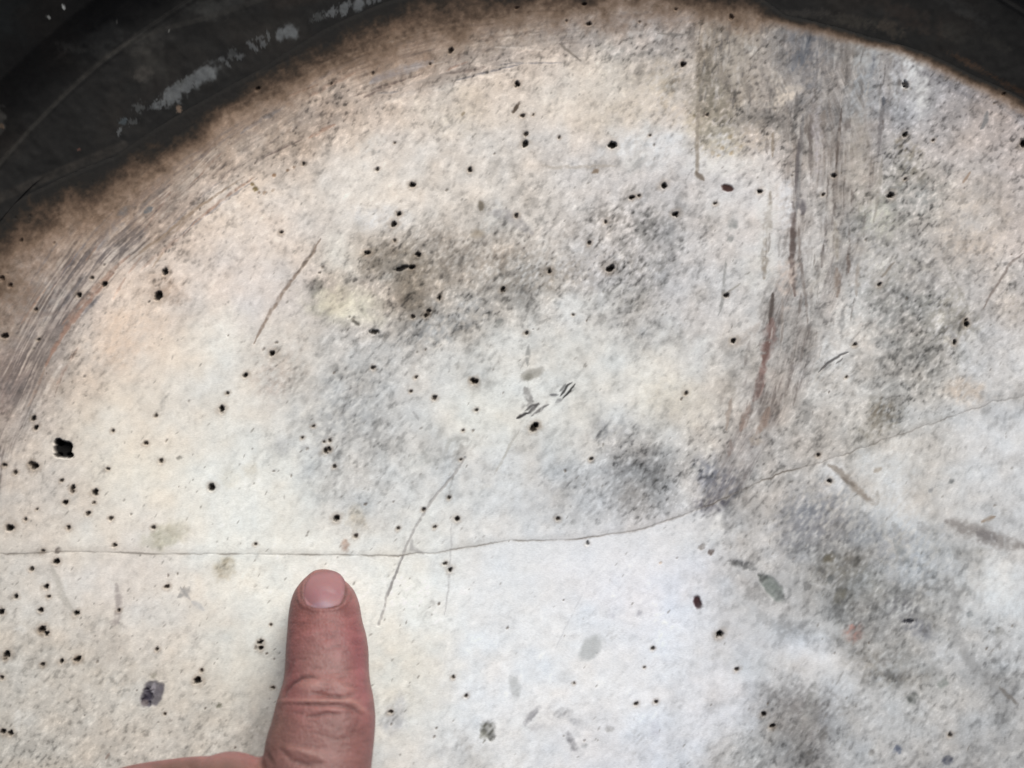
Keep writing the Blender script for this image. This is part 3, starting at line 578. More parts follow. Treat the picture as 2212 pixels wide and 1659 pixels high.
stain(1845,1366,17,15,0,(172,138,130),.7,.8,.7,.6); stain(1840,1354,8,5,0,(190,140,130),.6,.7,.6,.4)
stain(328,1498,21,30,-28,(96,93,98),.95,.18,.28,.1,2); stain(318,1508,9,20,-10,(52,48,60),.95,.4,.5,.2,6); stain(313,1519,8,7,0,(100,92,92),.8,.4,.4); stain(342,1492,8,16,-30,(104,100,106),.7,.6,.4,.3); stain(330,1488,5,12,-20,(160,156,162),.7,.6,.4)

for a in [(1965,150,16,70,2,(222,223,223),.8,.7,.9,.4),(1990,190,12,60,0,(224,224,222),.75,.7,.9,.4),(1935,190,10,60,0,(206,208,210),.6,.7,.9,.4),(1870,150,26,60,0,(176,181,186),.6,.8,.7,.4),(1850,230,22,50,0,(182,186,190),.55,.8,.7,.4),
          (1590,130,16,60,0,(196,187,176),.55,.8,.9,.5),(1635,150,22,70,0,(198,188,178),.6,.8,.9,.5),(1680,200,16,50,0,(206,196,184),.6,.8,.9,.5),(1705,205,34,14,30,(224,211,196),.75,.7,.9,.4),(1765,300,10,70,2,(190,184,186),.6,.7,.9,.4),
          (1852,310,24,60,0,(172,164,154),.6,.8,.6,.3),(1700,440,20,46,0,(226,226,228),.7,.7,.9,.4),(1660,480,18,60,0,(222,220,216),.6,.7,.9,.4),(1800,520,12,60,4,(214,208,200),.6,.7,.9,.5),(1750,560,10,50,4,(212,210,208),.55,.7,.9,.5),
          (1700,600,20,46,6,(206,192,182),.6,.7,.9,.5),(1610,860,16,60,14,(214,210,206),.55,.7,.9,.5),(1545,250,40,60,0,(132,126,114),.5,.8,.8,.8),(1535,190,20,50,0,(120,114,102),.5,.8,.8,.8),(1880,120,60,26,0,(190,190,188),.5,.8,.9,.5)]: stain(*a)
stain(1745, 100, 48, 80, 0, (104,106,112), .6, .8, .4, .4)
for k in range(230):
    x, y = rng.uniform(1510, 1960), rng.uniform(25, 250)
    if y > 240 - abs(x - 1740) * .1 or float(edge_r(x, y)) - math.hypot(x - DX, y - DY) < 26: continue
    L = rng.uniform(12, 46)
    c = (96, 92, 90) if rng.random() < .55 else (196, 190, 184)
    stroke([(x, y), (x - L * .04, y + L / 2), (x - L * .12, y + L)], rng.uniform(1.2, 5.0), c, rng.uniform(.15, .5), breaks=.5)
for k in range(150):
    y = rng.uniform(240, 900); x = np.interp(y, yk, [1735, 1735, 1735, 1775, 1796, 1792, 1756, 1702, 1650, 1568, 1540, 1535]) + rng.normal(0, 48)
    L = rng.uniform(14, 60); q_ = np.interp(y, [240, 500, 900], [0, .06, .28])
    c = (92, 84, 80) if rng.random() < .6 else (204, 198, 192)
    stroke([(x, y), (x - L * q_ / 2, y + L / 2), (x - L * q_, y + L)], rng.uniform(1.0, 4.5), c, rng.uniform(.15, .5), breaks=.5)
# ---- rim: baked-on soot and scorched brown fading inwards
dr = edge_r(XX, YY) - rr
fw = np.interp(np.arctan2(XX - DX, DY - YY), eth[2:-2], [190, 180, 165, 130, 100, 95, 120, 150, 125, 75, 34, 26, 28, 30, 34]).astype(np.float32)
q = dr / fw + 0.30 * fbm(XX, YY, 70, 3, 81) + 0.14 * fbm(XX, YY, 9, 3, 82)
stops = [-0.05, 0.16, 0.30, 0.44, 0.64, 0.9, 1.2]
cc = np.array([(24,23,22),(28,26,24),(46,38,31),(76,62,51),(112,94,79),(138,118,102),(160,142,126)], dtype=np.float32) / 255
sc = np.stack([np.interp(q, stops, cc[:, i]) for i in range(3)], -1).astype(np.float32)
ka = (1 - sstep(0.45, 1.3, q))[..., None]
tex = (IMG / np.maximum(IMG.mean(-1, keepdims=True), 0.05)) * (1 + 0.5 * g1[..., None] * sstep(0.0, 0.6, q)[..., None])
IMG = IMG * (1 - ka) + sc * (0.9 + 0.1 * tex) * ka
# smears inside the soot at the far left
stroke([(-20,440),(60,402),(150,362),(215,335),(270,312)], 10, (74,68,62), .55, breaks=.4)
stroke([(130,378),(160,356)], 4, (110,106,102), .6, breaks=.3)
IMG = np.clip(IMG, 0.02, 0.93)
# cracks: darkened hairline along the broken edge
CRK = np.array([(-300,1196),(0,1196),(60,1196),(92,1193),(180,1192),(260,1194),(330,1197),(480,1197),(650,1198),(737,1199),(860,1201),(900,1194),(940,1195),(990,1185),(1040,1177),(1100,1168),(1160,1168),
 (1220,1167),(1300,1157),(1370,1146),(1400,1138),(1474,1113),(1540,1088),(1600,1060),(1661,1033),(1742,1006),(1775,996),(1815,986),(1868,966),(1975,928),(2042,906),(2108,881),(2160,866),(2212,853),(2900,760)], dtype=float)
jit = np.random.default_rng(5)
def crack_y(x):
    x = np.asarray(x, dtype=float)
    n1, n2 = Noise(201), Noise(202)
    return np.interp(x, CRK[:, 0], CRK[:, 1]) + (1.3 + 2.6 * sstep(1450, 1650, x)) * n1.at(x / 16 + 50, x * 0 + 3.5) + (0.8 + 1.2 * sstep(1450, 1650, x)) * n2.at(x / 5 + 50, x * 0 + 8.5)
cy = crack_y(XX[0])
dcy = YY - cy[None, :].astype(np.float32)
ks = np.interp(XX[0], [0, 700, 860, 1100, 1600, 1700, 1800, 2212], [.42, .30, .34, .40, .40, .42, .24, .14])[None, :]
a = np.clip(np.exp(-(dcy / 1.9) ** 2) * ks * np.clip(1 + 1.1 * _w[1].at(XX / 22, YY / 60), 0.15, 2) + np.exp(-((dcy + 5) / 7) ** 2) * 0.10, 0, .85)[..., None]
IMG = IMG * (1 - a) + np.array([.40, .37, .34], dtype=np.float32) * a
# the lower piece is coloured paler along much of the break
a = np.clip(sstep(2, 5, dcy) * (1 - sstep(30, 170, dcy)) * 0.5 * sstep(900, 1150, XX) * (1 - sstep(1450, 1560, XX)), 0, 1)[..., None]
IMG = IMG * (1 - a) + np.array([.885, .895, .905], dtype=np.float32) * a
LINI = lin(IMG).astype(np.float32)
del tex, sc, ka, q, a, wx, wy

def sample(x, y):
    """colour and height at drawing coordinates; past the surveyed part the pattern runs on mirrored"""
    H, Wd = HGT.shape
    fx = np.abs(x - PX0); fx = np.where(fx > Wd - 2, 2 * (Wd - 2) - fx, fx); fx = np.clip(np.abs(fx), 0, Wd - 2)
    fy = np.abs(y - PY0); fy = np.where(fy > H - 2, 2 * (H - 2) - fy, fy); fy = np.clip(np.abs(fy), 0, H - 2)
    xi = fx.astype(int); yi = fy.astype(int); u = (fx - xi)[..., None]; v = (fy - yi)[..., None]
    def g(A):
        return (A[yi, xi] * (1 - u) + A[yi, xi + 1] * u) * (1 - v) + (A[yi + 1, xi] * (1 - u) + A[yi + 1, xi + 1] * u) * v
    return g(LINI), g(HGT[..., None])[..., 0]

THICK = 110.0
def piece(name, upper, parent, label):
    xs = np.r_[np.linspace(-420, -30, 40)[:-1], np.arange(-30, 2242, 2.0), np.linspace(2242, 3000, 70)]
    c = crack_y(xs)
    if upper:
        k = np.r_[np.linspace(-130, -20, 20)[:-1], np.linspace(-20, 1.0, 30)[:0], ]
        rows = np.linspace(0, 1, 625)
        Y = -120 + rows[:, None] * (c[None, :] - 0.10 + 120)
    else:
        rows = np.r_[np.linspace(0, 1, 265)]
        Yd = (c[None, :] + 0.10) + rows[:, None] * (1690 - c[None, :] - 0.10)
        ex = np.linspace(1690, 3080, 120)[1:]
        Y = np.vstack([Yd, np.repeat(ex[:, None], len(xs), 1)])
    X = np.repeat(xs[None, :], Y.shape[0], 0)
    col, h = sample(X, Y)
    # far from the survey the disc keeps a plain rim of soot
    r = np.hypot(X - DX, Y - DY); E = edge_r(X, Y)
    far = (Y > 1700) | (X < -40) | (X > 2260)
    kk = sstep(90, 0, E - r) * far
    col = col * (1 - kk[..., None]) + np.array([.014, .012, .010]) * kk[..., None]
    # rounded outer arris and, next to the break, a slightly chipped arris
    h = h - 3 * sstep(10, 0, E - r)
    dc = np.abs(Y - c[None, :])
    h = h * sstep(0.5, 5, dc) * 1.0 + (0.9 if not upper else 0.0) * sstep(60, 0, dc) - 0.4 * sstep(2.5, 0.5, dc)
    out = r > E
    keepq = ~(out[:-1, :-1] & out[1:, :-1] & out[:-1, 1:] & out[1:, 1:])
    f = np.where(out, E / np.maximum(r, 1), 1.0)
    X = DX + (X - DX) * f; Y = DY + (Y - DY) * f
    nr, nc = X.shape
    V = np.stack([(X - CX) * S, (CY - Y) * S, h * S], -1).reshape(-1, 3)
    F = grid_faces(nr, nc, 0, keepq)
    cols = col.reshape(-1, 3)
    # broken face going down into the crack
    row = (nr - 1) if upper else 0
    inside = ~out[row]
    idx = row * nc + np.arange(nc)
    top = V[idx].copy(); bot = top.copy(); bot[:, 2] = -THICK * S
    off = len(V)
    V = np.vstack([V, top, bot]); cols = np.vstack([cols, np.full((2 * nc, 3), .30)])
    j = np.arange(nc - 1)[inside[:-1] & inside[1:]]
    Fw = np.stack([off + j, off + nc + j, off + nc + j + 1, off + j + 1], -1)
    if not upper: Fw = Fw[:, ::-1]
    # outer side wall
    th = np.linspace(-math.pi, math.pi, 1441)
    ex = DX + np.sin(th) * np.interp(th, eth, er); ey = DY - np.cos(th) * np.interp(th, eth, er)
    side = (ey < crack_y(ex)) if upper else (ey >= crack_y(ex))
    off = len(V); n = len(th)
    a = np.stack([(ex - CX) * S, (CY - ey) * S, np.full(n, -8.0 * S)], -1); b = a.copy(); b[:, 2] = -THICK * S
    V = np.vstack([V, a, b]); cols = np.vstack([cols, np.full((2 * n, 3), .015)])
    j = np.arange(n - 1)[side[:-1] & side[1:]]
    Fs = np.stack([off + j, off + j + 1, off + n + j + 1, off + n + j], -1)
    F = np.vstack([F, Fw, Fs])
    used = np.unique(F); remap = np.full(len(V), -1); remap[used] = np.arange(len(used))
    o = link_mesh(name, V[used], remap[F], M_STONE, parent, cols[used])
    o['label'] = label
    return o

stone = thing('baking_stone', 'round pale grey stone slab, scorched brown at its rim, pitted, with a long hairline crack', 'stone slab')
piece('slab_piece', True, stone, 'larger scratched piece of the stone above the crack, with the scorched rim')
piece('slab_piece', False, stone, 'paler smooth piece of the stone below the crack')

# ---------------------------------------------------------------- the black metal pan holding the stone
pan = thing('metal_pan', 'black soot-covered round metal pan wall around the stone, with pale flakes at its foot', 'pan')
def ring_mesh(name, prof, parent, dth0=-1.25, dth1=0.95):
    """prof: list of (offset outside the stone edge, z) in drawing units; fine where the photograph looks, coarser behind"""
    th = np.r_[np.linspace(-math.pi, dth0, 140)[:-1], np.linspace(dth0, dth1, 1500), np.linspace(dth1, math.pi, 160)[1:]]
    E = np.interp(th, eth, er)
    Esm = np.convolve(np.r_[E[-60:], E, E[:60]], np.ones(61) / 61, 'same')[60:-60]
    offs = np.array([p[0] for p in prof]); zs = np.array([p[1] for p in prof])
    t = sstep(0, 90, offs)[:, None]
    Rr = (E[None, :] * (1 - t) + (1526.0) * t) + offs[:, None]
    Rr = np.where(offs[:, None] < 60, Rr, Rr)
    X = DX + np.sin(th)[None, :] * Rr; Y = DY - np.cos(th)[None, :] * Rr
    Z = np.repeat(zs[:, None], len(th), 1)
    Z = Z + fbm(X, Y, 45, 3, 301) * 3.0 * sstep(-5, 20, offs)[:, None] * (zs[:, None] < 40)
    # colour: soot, brown tarry tinges, wiped greyer patches, scale lines
    n1 = fbm(X, Y, 130, 4, 303); n2 = fbm(X, Y, 16, 3, 305)
    col = np.empty(X.shape + (3,)); base_c = np.array([26, 25, 24]) / 255
    col[:] = base_c
    col *= (1 + 0.16 * n1 + 0.10 * n2)[..., None]
    col += np.clip(n1 - 0.1, 0, 1)[..., None] * np.array([.035, .02, .008])
    global _rc; _rc = (X, Y, col, Z)
    for a in MARKS: ringmark(X, Y, col, *a)
    for pl, w, c, al in SEAMS:
        for i in range(len(pl) - 1):
            (x0, y0), (x1, y1) = pl[i], pl[i + 1]
            L2 = (x1 - x0) ** 2 + (y1 - y0) ** 2
            t = np.clip(((X - x0) * (x1 - x0) + (Y - y0) * (y1 - y0)) / L2, 0, 1)
            d = np.hypot(X - x0 - t * (x1 - x0), Y - y0 - t * (y1 - y0)) + 1.5 * n2
            k = ((1 - sstep(w * .4, w, d)) * al * (0.8 + 0.6 * n2))[..., None]
            col[:] = np.maximum(col, col * (1 - k) + np.array(c) / 255 * k)
    V = np.stack([(X - CX) * S, (CY - Y) * S, Z * S], -1).reshape(-1, 3)
    nr, nc = X.shape
    F = grid_faces(nr, nc)[:, ::-1]
    return link_mesh(name, V, F, M_METAL, parent, lin(col).reshape(-1, 3))
def ringmark(X, Y, col, x, y, a, b, ang, c, al, rough, soft=0.35):
    t = math.radians(-ang); cs, sn = math.cos(t), math.sin(t)
    px, py = X - x, Y - y
    d = np.hypot((px * cs + py * sn) / a, (-px * sn + py * cs) / b)
    mk = d < 2.2
    if not mk.any(): return
    m = max(min(a, b) * .7, 3.0)
    dd = d[mk] + rough * (_w[0].at(X[mk] / m, Y[mk] / m) * .6 + _w[1].at(X[mk] / m * 2.1, Y[mk] / m * 2.1) * .5)
    k = (1 - sstep(1 - soft, 1 + soft, dd)) * al
    col[mk] = col[mk] * (1 - k[:, None]) + np.array(c) / 255 * k[:, None]
FL = (88, 90, 91)
MARKS = [(440,163,38,17,30,FL,.95,.5),(410,182,14,9,30,FL,.8,.9),(377,204,26,16,32,FL,.9,.9),(352,222,16,9,30,FL,.85,1.0),(333,228,12,7,20,FL,.75,1.0),(300,232,12,9,40,(80,82,82),.6,1.2),
 (284,262,10,6,0,(82,84,84),.6,1.2),(258,284,4,10,-20,FL,.8,.8),(266,262,9,6,0,(70,78,82),.7,1.0),(390,180,24,6,32,(78,80,80),.7,.9),(480,127,7,5,0,FL,.8,.6),(492,138,8,3,-50,FL,.7,.6),(500,116,8,10,0,(70,72,72),.6,1.2),
 (519,122,8,6,0,FL,.7,.9),(545,100,17,5,-40,FL,.8,.8),(568,94,7,7,0,FL,.8,.7),(562,82,14,4,20,FL,.6,.9),(580,78,3,12,10,(86,88,88),.7,.8),(605,75,9,15,-5,FL,.95,.35),(628,68,16,18,0,FL,.98,.32),(386,235,7,8,0,(120,100,84),.7,.7),
 (690,34,16,7,25,(74,76,76),.6,1.2),(718,26,14,9,20,FL,.85,.9),(742,18,9,14,-10,FL,.9,.6),(755,6,4,8,0,FL,.8,.6),(775,10,12,15,-10,FL,.98,.35),(796,3,6,8,0,FL,.85,.5),(808,0,5,7,0,FL,.85,.5),(819,-2,4,6,0,FL,.8,.5),
 (163,37,3,4.5,0,(190,190,185),1,.2),(132,59,3.4,3,0,(150,150,145),.95,.6),(366,68,2,4,-20,(100,100,96),.8,.4),(258,52,1.6,5,-10,(84,82,78),.7,.4),(22,128,3,8,0,(74,72,68),.7,.6),(6,262,12,26,-15,(72,70,66),.8,.7),(10,275,5,5,0,(110,90,74),.7,.7),
 (170,323,5,3,0,(90,62,54),.7,.5),(470,15,50,20,15,(62,62,60),.5,.8,.7),(230,90,40,24,25,(56,56,54),.5,.8,.7),(165,108,22,9,0,(58,57,54),.6,.8,.6),(315,92,44,20,20,(52,50,48),.5,.8,.7),(320,140,32,36,30,(56,54,50),.55,.8,.7),(310,160,16,13,0,(66,62,58),.6,.8,.5),
 (100,20,60,10,40,(20,20,20),.6,.6,.7),(40,60,40,60,0,(38,42,42),.5,.6,.8),(640,4,50,8,8,(40,34,30),.6,.6,.8),(1950,30,70,20,-25,(54,44,38),.5,.9,.8),(2060,70,30,14,-30,(48,46,42),.5,.9,.7),(2080,20,60,12,-30,(48,48,47),.5,.9,.7),
 (2150,90,30,10,-30,(44,42,38),.5,.9,.6),(1740,30,60,8,0,(60,56,52),.5,1.0,.7),(1850,48,40,10,-8,(58,54,48),.6,1.0,.7),(1920,60,30,14,-25,(66,58,50),.6,1.1,.7),(2100,140,40,6,-28,(72,50,34),.6,.9,.8),(2190,190,36,6,-28,(66,44,28),.6,.9,.8)]
SEAMS = [([(-60,410),(0,355),(60,290),(133,213),(180,168),(233,123),(285,92),(333,70),(433,43),(533,10),(600,-14)], 8, (46,44,41), .7),
 ([(-60,470),(0,428),(67,398),(150,362),(215,335),(267,313)], 14, (50,46,42), .7), ([(235,122),(270,102),(310,80)], 9, (52,50,47), .6)]
prof = [(-40, -60), (-14, -14), (-2, -3.5), (0, -3)] + [(o, -3 + 0.06 * o) for o in np.arange(2.5, 150, 2.5)] + [(152, 6.5), (155, 8.5), (158, 8.0), (161, 7.0)]
z = 7.0; o_ = 161.0
ledge = ring_mesh('pan_floor', prof, pan)
prof2 = [(161, 7), (163, 4)] + [(163 + 1.0 * i * 3, 4 + 0.9 * i * 3 * (0.25 + min(i, 30) / 40)) for i in range(1, 110)]
wall = ring_mesh('pan_wall', prof2, pan)
# pale flakes are lifted chips: the lip and underside close the pan
oo, zz = prof2[-1]
lipp = [(oo, zz), (oo + 4, zz + 10), (oo + 14, zz + 15), (oo + 26, zz + 10), (oo + 30, zz), (oo + 22, zz - 10), (oo + 10, zz - 14)]
ring_mesh('rim', lipp, pan)
# floor disc under the stone
ths = np.linspace(0, 2 * math.pi, 181)
Vb = [W(DX, DY, -THICK - 2)] + [W(DX + 1700 * math.sin(t), DY - 1700 * math.cos(t), -THICK - 2) for t in ths]
me_f = np.array([(0, i + 1, i + 2) for i in range(180)])
link_mesh('pan_base', Vb, me_f[:, ::-1], M_METAL, pan, np.full((len(Vb), 3), .012), smooth=False)

# ---------------------------------------------------------------- the hand
def unproj(x, y, h):
    """where a point seen at drawing position (x, y) stands when it is h above the stone"""
    k = (HU - h) / HU
    return CX + (x - CX) * k, CY + (y - CY) * k
# index finger stations: apparent y, left edge, right edge, height of the centre line, half thickness
ST = np.array([
 (1229, 690, 706, 58, 6), (1232, 678, 719, 59, 20), (1237, 671, 726, 60, 30), (1244, 664, 733, 62, 40), (1252, 655, 742, 64, 48), (1260, 648, 752, 66, 55), (1275, 637, 765, 70, 62), (1291, 630.5, 772, 74, 66),
 (1307, 626.5, 777, 79, 69), (1339, 622.5, 782, 91, 74), (1370, 620.5, 791, 105, 78), (1402, 618, 796, 120, 80), (1450, 615.5, 797, 144, 82), (1475, 612, 800, 157, 84), (1491, 607, 804, 166, 86),
 (1507, 601.5, 807, 174, 88), (1523, 596, 809, 182, 88), (1546, 591, 811, 193, 88), (1562, 587, 811, 200, 88), (1578, 581, 810, 207, 88), (1602, 574, 808, 217, 88), (1659, 566, 802, 240, 90),
 (1720, 558, 800, 262, 94), (1790, 548, 806, 284, 98), (1850, 545, 806, 300, 98), (1950, 540, 800, 322, 98), (2050, 532, 800, 342, 104), (2150, 530, 806, 356, 112), (2230, 545, 800, 360, 100)], dtype=float)
def fin_params(yv):
    return [np.interp(yv, ST[:, 0], ST[:, i]) for i in (1, 2, 3, 4)]
def index_surface(yv, phi, lift=0.0):
    xl, xr, h, b = fin_params(yv)
    ax, ay = unproj(xl, yv, h); bx, _ = unproj(xr, yv, h)
    cx, a = (ax + bx) / 2, (bx - ax) / 2
    h2 = np.interp(yv + 4, ST[:, 0], ST[:, 3]); h1 = np.interp(yv - 4, ST[:, 0], ST[:, 3])
    sl = np.arctan2(h2 - h1, 8.0)
    ey = 0.82
    c, s = np.cos(phi), np.sin(phi)
    px = a * np.sign(c) * np.abs(c) ** ey; q_ = np.sign(s) * np.abs(s) ** 0.95
    bb = b + lift
    return cx + px * (1 + lift / 80), ay - (-bb * q_ * np.sin(sl)) * 0.0 - bb * q_ * np.sin(sl) * 0.55, h + bb * q_
tube_parts = []
def add_tube_mesh(rings):
    """rings: list of (n,3) arrays in drawing units (x, y, h)"""
    n = len(rings[0]); V = np.vstack(rings + [rings[0].mean(0)[None], rings[-1].mean(0)[None]])
    F = []
    for i in range(len(rings) - 1):
        for j in range(n):
            k = (j + 1) % n
            F.append((i * n + j, i * n + k, (i + 1) * n + k)); F.append((i * n + j, (i + 1) * n + k, (i + 1) * n + j))
    a, b = len(V) - 2, len(V) - 1
    for j in range(n):
        k = (j + 1) % n
        F.append((a, k, j)); F.append((b, (len(rings) - 1) * n + j, (len(rings) - 1) * n + k))
    tube_parts.append((V, np.array(F)))
ph = np.linspace(0, 2 * math.pi, 72, endpoint=False)
ysf = np.r_[np.linspace(1229, 1260, 16), np.linspace(1262, 2230, 240)]
add_tube_mesh([np.stack([np.broadcast_to(v, ph.shape) for v in index_surface(np.full_like(ph, yv), ph)], -1) for yv in ysf])

def limb(path, rads, flat=0.9, n=40):
    """a tapering limb through 3-D points (drawing units) with half-spherical ends"""
    P = np.array(path, dtype=float); Rd = np.array(rads, dtype=float)
    seg = np.linalg.norm(P[1:] - P[:-1], axis=1); t = np.r_[0, np.cumsum(seg)]
    m = max(int(t[-1] / 9), 8); tt = np.linspace(0, t[-1], m)
    def sm(v):
        k = np.interp(tt, t, v); w = max(m // 14, 1)
        pad = np.r_[2 * k[0] - k[w:0:-1], k, 2 * k[-1] - k[-2:-w - 2:-1]]
        return np.convolve(pad, np.ones(2 * w + 1) / (2 * w + 1), 'valid')
    Q = np.stack([sm(P[:, i]) for i in range(3)], -1); R = sm(Rd)
    T = np.gradient(Q, axis=0); T /= np.linalg.norm(T, axis=1)[:, None]
    rings = []
    side0 = np.array([1.0, 0.0, 0.0])
    def ring(c, tv, r):
        s = side0 - tv * side0.dot(tv); s /= np.linalg.norm(s); u = np.cross(tv, s)
        a = np.linspace(0, 2 * math.pi, n, endpoint=False)
        return c + r * (np.cos(a)[:, None] * s + flat * np.sin(a)[:, None] * u)
    for k in (80, 60, 40, 20): rings.append(ring(Q[0] - T[0] * R[0] * math.sin(math.radians(k)), T[0], R[0] * math.cos(math.radians(k))))
    for i in range(m): rings.append(ring(Q[i], T[i], R[i]))
    for k in (20, 40, 60, 80): rings.append(ring(Q[-1] + T[-1] * R[-1] * math.sin(math.radians(k)), T[-1], R[-1] * math.cos(math.radians(k))))
    add_tube_mesh(rings)
def U(x, y, h):
    a, b = unproj(x, y, h); return (a, b, h)
# curled fingers: knuckle at the palm -> middle joint -> tip tucked back under
limb([U(500, 2210, 360), U(500, 1960, 340), U(500, 1740, 278), U(497, 1706, 250), U(500, 1712, 190), U(510, 1800, 120), U(512, 1900, 100), U(512, 1960, 130), U(512, 2010, 200)], [112, 104, 96, 99, 90, 84, 80, 78, 64])
limb([U(330, 2230, 350), U(322, 1980, 320), U(325, 1755, 250), U(322, 1722, 230), U(330, 1730, 170), U(350, 1830, 110), U(356, 1920, 95), U(358, 1990, 130), U(360, 2040, 200)], [108, 98, 91, 94, 86, 80, 76, 74, 60])
limb([U(175, 2260, 320), U(165, 2040, 290), U(176, 1850, 216), U(182, 1826, 195), U(196, 1836, 150), U(214, 1900, 100), U(222, 1980, 95), U(226, 2040, 130)], [98, 82, 77, 79, 72, 68, 64, 56])
limb([U(600, 1700, 225), U(430, 1704, 215), U(320, 1724, 190), U(205, 1752, 165)], [66, 72, 78, 76])
# palm and wrist
for x, y, x2, y2, r1, r2 in [(660, 2190, 560, 2700, 118, 150), (505, 2200, 500, 2720, 116, 150), (335, 2230, 430, 2740, 112, 145), (185, 2260, 370, 2740, 100, 130)]:
    limb([U(x, y, 350), U((x + x2) / 2, (y + y2) / 2, 370), U(x2, y2, 360)], [r1, (r1 + r2) / 2 + 8, r2])
limb([U(600, 2640, 250), U(690, 2400, 220), U(760, 2230, 200), U(770, 2080, 190), U(730, 1960, 190)], [150, 130, 104, 92, 74])   # thumb folded alongside
limb([U(480, 2650, 350), U(470, 2950, 350), U(460, 3300, 380), U(450, 3700, 420)], [260, 235, 250, 290], flat=0.68)
V = []; F = []; off = 0
for v, f in tube_parts:
    V.append(v); F.append(f + off); off += len(v)
V = np.vstack(V); F = np.vstack(F)
Vw = np.stack([(V[:, 0] - CX) * S, (CY - V[:, 1]) * S, V[:, 2] * S], -1)
tmp = link_mesh('hand_source', Vw, F, M_SKIN)
rm = tmp.modifiers.new('remesh', 'REMESH'); rm.mode = 'VOXEL'; rm.voxel_size = 4.2 * S; rm.use_smooth_shade = True
smd = tmp.modifiers.new('smooth', 'SMOOTH'); smd.factor = 0.5; smd.iterations = 14
dg = bpy.context.evaluated_depsgraph_get()
me = bpy.data.meshes.new_from_object(tmp.evaluated_get(dg))
bpy.data.objects.remove(tmp)
n = len(me.vertices)
co = np.empty(n * 3, dtype=np.float32); me.vertices.foreach_get('co', co); co = co.reshape(-1, 3).astype(float)
no = np.empty(n * 3, dtype=np.float32); me.vertices.foreach_get('normal', no); no = no.reshape(-1, 3).astype(float)
hx = co[:, 2] / S
kx = HU / (HU - hx)
ax = CX + (co[:, 0] / S) * kx; ay = CY - (co[:, 1] / S) * kx           # where each skin point falls on the drawing
upf = sstep(0.0, 0.45, no[:, 2])
disp = np.zeros(n)
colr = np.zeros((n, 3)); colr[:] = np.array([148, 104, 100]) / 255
def polyd(pts):
    best = np.full(n, 1e9); tt = np.zeros(n); pts = np.array(pts, float)
    for i in range(len(pts) - 1):
        a, b = pts[i], pts[i + 1]; d = b - a
        t = np.clip(((ax - a[0]) * d[0] + (ay - a[1]) * d[1]) / (d @ d), 0, 1)
        q = np.hypot(ax - a[0] - t * d[0], ay - a[1] - t * d[1])
        mk = q < best; best[mk] = q[mk]; tt[mk] = ((i + t) / (len(pts) - 1))[mk]
    return best, tt
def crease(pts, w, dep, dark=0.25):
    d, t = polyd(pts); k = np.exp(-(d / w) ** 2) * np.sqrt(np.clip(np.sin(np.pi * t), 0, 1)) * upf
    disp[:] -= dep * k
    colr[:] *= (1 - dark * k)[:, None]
def bulge(x, y, a, b, ang, amt, tint=None, ta=0.4):
    t = math.radians(-ang); c, s = math.cos(t), math.sin(t); px, py = ax - x, ay - y
    k = np.exp(-(((px * c + py * s) / a) ** 2 + ((-px * s + py * c) / b) ** 2)) * upf
    disp[:] += amt * k
    if tint is not None: colr[:] = colr * (1 - (k * ta)[:, None]) + np.array(tint) / 255 * (k * ta)[:, None]
# colouring: redder tip and sides, browner towards the hand, fist's shade painted in
R_ = [(700, 1345, 75, 60, 0, 0, (140,84,80), .6), (740, 1390, 45, 60, 0, 0, (150,94,96), .6), (700, 1260, 60, 40, 0, 0, (148,108,104), .7), (785, 1430, 26, 120, 5, 0, (150,86,92), .7), (624, 1420, 22, 140, 5, 0, (138,80,82), .6),
      (700, 1430, 60, 40, 0, 0, (146,112,106), .5), (700, 1590, 90, 50, 0, 0, (132,92,86), .6), (600, 1570, 40, 60, 0, 0, (118,92,82), .5), (400, 1680, 260, 60, 0, 0, (112,88,78), .85), (650, 1318, 26, 10, 10, 0, (118,76,72), .5), (735, 1318, 30, 10, -10, 0, (122,74,72), .5)]
for a in R_: bulge(*a)
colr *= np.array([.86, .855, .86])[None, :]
colr *= (1 + 0.09 * fbm(ax, ay, 26, 3, 401) + 0.03 * fbm(ax, ay, 7, 2, 402))[:, None]
# joint wrinkles over the last knuckle of the index finger
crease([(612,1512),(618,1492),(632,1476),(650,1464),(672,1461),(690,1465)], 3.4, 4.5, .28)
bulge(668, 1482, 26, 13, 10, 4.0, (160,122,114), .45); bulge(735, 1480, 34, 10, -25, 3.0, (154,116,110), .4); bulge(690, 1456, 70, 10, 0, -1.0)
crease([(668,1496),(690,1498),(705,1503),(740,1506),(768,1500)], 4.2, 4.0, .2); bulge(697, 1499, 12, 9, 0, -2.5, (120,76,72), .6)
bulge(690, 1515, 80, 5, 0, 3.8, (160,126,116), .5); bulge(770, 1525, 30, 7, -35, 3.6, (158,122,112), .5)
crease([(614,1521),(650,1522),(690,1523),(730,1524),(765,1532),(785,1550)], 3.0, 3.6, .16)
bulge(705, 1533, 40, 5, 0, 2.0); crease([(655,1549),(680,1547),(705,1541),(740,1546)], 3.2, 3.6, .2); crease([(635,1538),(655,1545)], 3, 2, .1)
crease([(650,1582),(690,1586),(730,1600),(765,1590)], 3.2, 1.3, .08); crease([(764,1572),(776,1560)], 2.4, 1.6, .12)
bulge(655, 1625, 42, 9, -14, 5.0, (156,120,112), .5); crease([(600,1612),(630,1642),(660,1651),(700,1649)], 5, 2.6, .15); crease([(574,1622),(584,1640),(592,1655)], 5, 2.0, .15)  # the bulge tints the fold's highlight into the skin colour
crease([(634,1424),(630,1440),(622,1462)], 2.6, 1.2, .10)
bulge(665, 1372, 20, 9, 20, 1.8, (158,106,104), .5); bulge(705, 1378, 16, 8, 0, -1.2, (124,78,76), .3)
